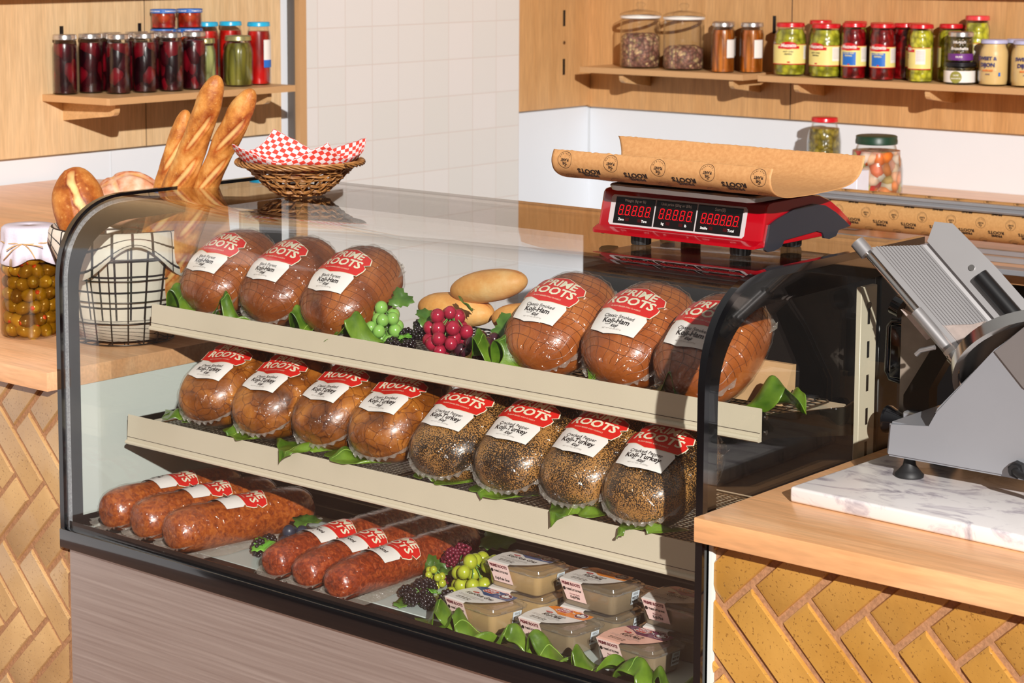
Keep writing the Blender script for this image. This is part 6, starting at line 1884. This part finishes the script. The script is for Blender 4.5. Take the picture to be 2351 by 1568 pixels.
def blue_lid(mb, r, H):
    patch(mb, r * 1.0, R(-180), R(180), H * 0.80, H * 0.985, 0, 0.0016, 40)
    for k in range(4): text_on(mb, 'TOMATO SAUCE', 0.0060, r, H * 0.89, 1, R(-90 + 90 * k), 0.0002, off=0.002)
p = make_jar('small_jar', 0.039, 0.0600, 'red_strips', 'lid_blue', blue_lid, 'straight', lmats=('lid_blue', 'label_white'), lidh=0.009)
g = 'stacked small jars with blue printed lids'
its = []
nm_ = ['bottom', 'second', 'third', 'top']
for c_, (x, y) in enumerate(((-1.655, 1.738), (-1.632, 1.826))):
    for k in range(4):
        its.append((x, y, LZ + k * 0.0606, 30 * k, 'small red jar with blue printed lid, %s of the %s stack' % (nm_[k] if k in (0, 3) else nm_[k] + ' from the bottom', 'left' if c_ == 0 else 'right')))
place(p, its, g)
# nut jars
def nut_jar(x, y, fh, lab):
    t = thing('nut_jar', lab, 'jar', (x, y, RZ), 0, 'tall glass jars of nut clusters')
    r, H = 0.076, 0.205
    jar_shell([(r * 0.92, 0), (r, 0.006), (r, H * 0.80), (r * 0.96, H * 0.88), (r * 0.90, H * 0.93), (r * 0.90, H * 0.955)], 'jar_glass', t, 40)
    mb = MB(); vs = []; N = 40
    mb.lathe([(0.0001, 0.005), (r * 0.90, 0.005), (r * 0.95, 0.010), (r * 0.95, fh - 0.012), (r * 0.7, fh), (0.0001, fh + 0.004)], N)
    mb.v = [(a + 0.003 * noise.noise(Vector((a * 60, b_ * 60, c * 60))), b_ + 0.003 * noise.noise(Vector((a * 60, b_ * 60, c * 60 + 9))), c + (0.008 * noise.noise(Vector((a * 40, b_ * 40, 3))) if c > fh - 0.02 else 0)) for a, b_, c in mb.v]
    mb.build('nut_clusters', ['nut_clusters'], t, 180)
    mb = MB(); mb.lathe([(r * 0.90, H * 0.90), (r * 1.02, H * 0.915), (r * 1.02, H * 0.955), (r * 0.90, H * 0.96)], 40); mb.build('rubber_seal', ['label_white'], t, 40)
    mb = MB(); mb.lathe([(r * 1.03, H * 0.958), (r * 1.05, H * 0.965), (r * 1.02, H * 0.99), (r * 0.8, H * 1.03), (r * 0.4, H * 1.06), (r * 0.16, H * 1.075), (r * 0.12, H * 1.10), (r * 0.22, H * 1.13), (r * 0.25, H * 1.17), (r * 0.15, H * 1.20), (0.0001, H * 1.21)], 40)
    mb.build('glass_lid', ['jar_glass'], t, 60)
nut_jar(-1.395, 3.886, 0.128, 'fuller tall glass jar of nut clusters in the corner')
nut_jar(-1.196, 3.884, 0.088, 'half empty tall glass jar of nut clusters')
def side_lab(mb, r, H): patch(mb, r, R(-38), R(10), H * 0.30, H * 0.66, 0)
p = make_jar('preserve_jar', 0.0430, 0.182, 'carrot_sticks', 'lid_silver', side_lab, 'mason', lmats=('label_white',), fillh=0.93)
place(p, [(-1.000, 3.850, RZ, 0, 'carrot jar furthest forward, middle of its three'),
          (-1.052, 3.932, RZ, 30, 'carrot jar partly behind the others, next to the nut jar'),
          (-0.912, 3.905, RZ, -8, 'carrot jar at the right end of the short shelf')], 'jars of carrot sticks')
# yellow pepper jars: label turned differently per jar
def big_label(band, oval_c, badge, word, sub, subcol):
    def f(mb, r, H):
        z0, z1 = H * 0.22, H * 0.60
        patch(mb, r, R(-185), R(60), z0, z1, 0, 0.0006, 60)
        patch(mb, r, R(-185), R(60), z0, z0 + 0.003, 1, 0.0009, 60)
        patch(mb, r, R(-185), R(60), z1 - 0.002, z1, 1, 0.0009, 60)
        if badge is not None: patch(mb, r, R(-108), R(-40), z0 + 0.006, z1 - 0.022, badge, 0.0009)
        oval(mb, r, R(-75), z1 - 0.004, 0.030, 0.0135, 1)
        patch(mb, r, R(-75) - 0.040 / r, R(-75) + 0.040 / r, z1 - 0.016, z1 - 0.006, 1, 0.0009)
        text_on(mb, word, 0.0165, r, z1 - 0.004, 2, R(-75), 0.0005, 0.9, 0.0016, shear=0.25)
        text_on(mb, sub[0], 0.0075, r, z1 - 0.026, subcol, R(-75), 0.0002, 1, 0.0014)
        text_on(mb, sub[1], 0.0075, r, z1 - 0.035, subcol, R(-75), 0.0002, 1, 0.0014)
        patch(mb, r, R(-78), R(-68), z0 + 0.006, z0 + 0.011, 1, 0.0010)
        patch(mb, r, R(-15), R(30), z0 + 0.018, z1 - 0.006, 2, 0.0009)
        for k in range(7): patch(mb, r, R(-12), R(26), z1 - 0.012 - k * 0.0052, z1 - 0.0132 - k * 0.0052, 4, 0.0012, 8)
    return f
LM = ('label_yellow', 'lid_red', 'label_white', 'label_bright_blue', 'ink_grey', 'ink_black')
p = make_jar('pepper_jar', 0.0575, 0.188, 'yellow_peppers', 'lid_red', big_label(0, 1, None, 'Mezzetta', ('HOT CHILI', 'PEPPERS'), 5), 'round', lmats=LM, lidh=0.016, fillh=0.96)
g = 'red lidded pepper jars on the long shelf'
place(p, [(-0.725, 3.862, RZ, 10, 'wide yellow pepper jar at the left end of the long shelf'),
          (-0.577, 3.858, RZ, -22, 'wide yellow pepper jar second along, its label turned aside')], g)
p = make_jar('pepper_jar', 0.0420, 0.196, 'yellow_rings', 'lid_red', big_label(0, 1, None, 'Mezzetta', ('PEPPER', 'RINGS'), 5), 'mason', lmats=LM, lidh=0.015, fillh=0.96)
place(p, [(-0.205, 3.852, RZ, -72, 'tall jar of yellow pepper rings in front, back of label showing'),
          (-0.262, 3.934, RZ, 0, 'yellow jar half hidden behind the pepper rings jar'),
          (-0.140, 3.936, RZ, 190, 'yellow jar in the back row, behind the small olive jars'),
          (-0.648, 3.938, RZ, 20, 'yellow jar in the back row between the two wide jars'),
          (-0.508, 3.938, RZ, 20, 'yellow jar in the back row beside the first red jar')], g)
p = make_jar('pepper_jar', 0.0428, 0.226, 'yellow_rings', 'lid_pink', big_label(0, 1, None, 'Mild', ('PEPPER', 'SLICES'), 5), 'mason', lmats=LM, lidh=0.016, fillh=0.96)
place(p, [(-0.043, 3.934, RZ, -60, 'tallest yellow jar with a paler red lid, above the tapenade')], g)
p = make_jar('pepper_jar', 0.0428, 0.194, 'cherry_peppers', 'lid_red', big_label(0, 1, 3, 'Mezzetta', ('SLICED RED', 'PEPPERS'), 0), 'mason', lmats=LM, lidh=0.015, fillh=0.96)
place(p, [(-0.462, 3.850, RZ, -10, 'dark red pepper jar with blue badge, first of the pair'),
          (-0.350, 3.850, RZ, -8, 'dark red pepper jar with blue badge, second of the pair'),
          (-0.402, 3.936, RZ, 180, 'dark red jar in the back row between the red pair'),
          (-0.314, 3.938, RZ, 180, 'dark red jar in the back row behind the second red jar')], g)
def ob_l(mb, r, H):
    patch(mb, r, R(-150), R(30), H * 0.10, H * 0.62, 0, 0.0006, 40); oval(mb, r, R(-78), H * 0.34, 0.020, 0.020, 1)
    text_on(mb, 'OLIVE', 0.007, r, H * 0.42, 0, R(-78), 0.0002); text_on(mb, 'BRUSCHETTA', 0.0052, r, H * 0.28, 0, R(-78), 0.0002)
p = make_jar('spread_jar', 0.0530, 0.074, 'tapenade', 'lid_black', ob_l, 'straight', lmats=('label_white', 'label_olive'), lidh=0.014)
place(p, [(-0.058, 3.850, RZ, 0, 'squat jar of olive bruschetta with black lid')], 'small spread jars')
def ot_l(mb, r, H):
    patch(mb, r, R(-140), R(10), H * 0.06, H * 0.28, 0, 0.0006, 30)
    text_on(mb, 'OLIVE', 0.0085, r, H * 0.17, 1, R(-70), 0.0003); text_on(mb, 'DELALLO', 0.010, r, H * 0.66, 1, R(-70), 0.0004); text_on(mb, 'Bruschetta', 0.0135, r, H * 0.45, 1, R(-70), 0.0004, shear=0.25)
p = make_jar('spread_jar', 0.0420, 0.100, 'tapenade', 'lid_silver', ot_l, 'straight', lmats=('label_purple', 'label_white'), lidh=0.017)
place(p, [(-0.058, 3.850, RZ + 0.0745, 0, 'olive bruschetta jar with purple band, stacked on the squat jar')], 'small spread jars')
def mu_l(mb, r, H):
    text_on(mb, 'SWEET &', 0.016, r, H * 0.60, 0, R(-90), 0.0006); text_on(mb, 'DIJON', 0.018, r, H * 0.46, 0, R(-88), 0.0007)
    text_on(mb, 'MUSTARD', 0.008, r, H * 0.34, 1, R(-86), 0.0003); text_on(mb, 'WINE', 0.006, r, H * 0.26, 0, R(-86), 0.0002)
    patch(mb, r, R(-45), R(-38), H * 0.22, H * 0.30, 2)
p = make_jar('mustard_jar', 0.0500, 0.152, 'mustard', 'lid_lilac', mu_l, 'round', lmats=('ink_navy', 'tomato_ink', 'label_bright_blue'), lidh=0.013, fillh=0.99)
place(p, [(0.062, 3.850, RZ, 0, 'jar of pale mustard with lilac lid in front'),
          (0.108, 3.938, RZ, 40, 'mustard jar in the back row behind the front mustard'),
          (0.172, 3.860, RZ, 20, 'mustard jar cut off by the right edge of the photo')], 'mustard jars at the shelf end')
# jars on the back counter
p = make_jar('olive_jar', 0.0600, 0.236, 'green_olives', 'lid_red', None, 'belly', lidh=0.017, fillh=0.90)
place(p, [(-0.565, 3.840, 0.9004, 0, 'red lidded jar of green olives near the back wall')], 'jars on the back counter')
p = make_jar('giardiniera_jar', 0.0810, 0.268, 'giardiniera', 'lid_green', None, 'belly', lidh=0.026, fillh=0.92, seg=44)
place(p, [(0.092, 3.037, 0.9004, 0, 'big jar of mixed pickled carrots with dark green lid')], 'jars on the back counter')

# ================================================================== PAPER DISPENSER ON THE BACK COUNTER
t = thing('paper_dispenser', 'grey steel butcher paper dispenser on the back counter', 'paper dispenser', (0.10, 2.62, 0.9004), R(1.2))
LX = 1.5
for x in (0.0, LX):
    mb = MB(); mb.prism([(-0.055, 0.0), (-0.040, 0.0), (0.004, 0.130), (0.052, 0.0), (0.066, 0.0), (0.012, 0.160), (-0.004, 0.160)], 'x', x, x + 0.004)
    mb.rbox((x, -0.050, 0.0), (x + 0.022, 0.066, 0.004), 0.001, 1); mb.build('end_stand', ['grey_paint'], t, 40)
mb = MB(); mb.rbox((0.0, -0.062, 0.128), (LX, -0.040, 0.152), 0.003, 2); mb.cyl((0.004, -0.063, 0.134), (LX, -0.063, 0.134), 0.003, 8); mb.cyl((0.004, -0.063, 0.146), (LX, -0.063, 0.146), 0.003, 8)
mb.build('cutter_bar', ['grey_paint'], t, 40)
mb = MB()
for y in (-0.055, 0.062): mb.rbox((0.022, y - 0.010, 0.0), (LX, y + 0.010, 0.014), 0.001, 1)
mb.rbox((0.022, -0.25, 0.0), (LX, -0.20, 0.014), 0.001, 1)
mb.build('cross_rail', ['grey_paint'], t, 40)
mb = MB(); mb.tube([(0.006, -0.004, 0.150), (0.006, -0.030, 0.170), (0.014, -0.045, 0.166)], 0.006, 8); mb.build('spring_clip', ['black_satin'], t, 40)
rl = thing('paper_roll', 'roll of printed brown butcher paper in the grey dispenser', 'paper roll', (0.115, 2.62, 0.9004), R(1.2))
RR = 0.0555; rc = 0.098
mb = MB(); mb.cyl((0.010, 0.0, rc), (LX - 0.02, 0.0, rc), RR, 64); mb.build('paper', ['kraft_roll'], rl, 40)
mb = MB(); mb.cyl((-0.008, 0.0, rc), (0.0102, 0.0, rc), 0.018, 24); mb.build('core', ['wire_dark'], rl, 40)
mb = MB()
def rollmap(xc, ac):
    def f(u, v, o):
        a = ac + v / RR
        return (xc + u, (RR + 0.0003 + o) * cos(a), rc + (RR + 0.0003 + o) * sin(a))
    return f
for row, ad in enumerate((100, 145, 178, 208, 240)):
    for k in range(14):
        xc = 0.04 + 0.0855 * k + (0.043 if row % 2 else 0)
        m0 = rollmap(xc, R(ad)); m1 = lambda u, v, o, m0=m0: m0(-u, v, o)
        if row % 2 == 0: stamp_fixed(mb, m1, 0.0002)
        else:
            decal(mb, text2d('PRIME', 0.0110, 0.0005, 0, 1.05), m1, 0.0002, 0, dv=0.0050); decal(mb, text2d('ROOTS', 0.0120, 0.0005, 0, 1.15), m1, 0.0002, 0, dv=-0.0055)
mb.build('print', ['ink_black'], rl, None, fix=False)
# white box printed with vegetables
t = thing('produce_box', 'white printed box of vegetables behind the scale', 'box', (0.055, 2.86, 0.9004), 0)
mb = MB(); mb.rbox((-0.085, 0.0, 0.0), (0.075, 0.07, 0.175), 0.0015, 1); mb.build('carton', ['box_white'], t, 40)
mb = MB(); fmx = flatmap((0, 0, 0), (1, 0, 0), (0, 0, 1), (0, -1, 0))
decal(mb, poly2d(ellipse2d(0.055, 0.082, 0.022, 0.016), 1), fmx, 0.0006, 0); decal(mb, poly2d(ellipse2d(0.050, 0.040, 0.024, 0.014), 1), fmx, 0.0006, 1); decal(mb, poly2d(ellipse2d(0.066, 0.030, 0.012, 0.020), 1), fmx, 0.0010, 1)
mb.build('vegetable_print', ['mint', 'yellow_rings'], t, None, fix=False)
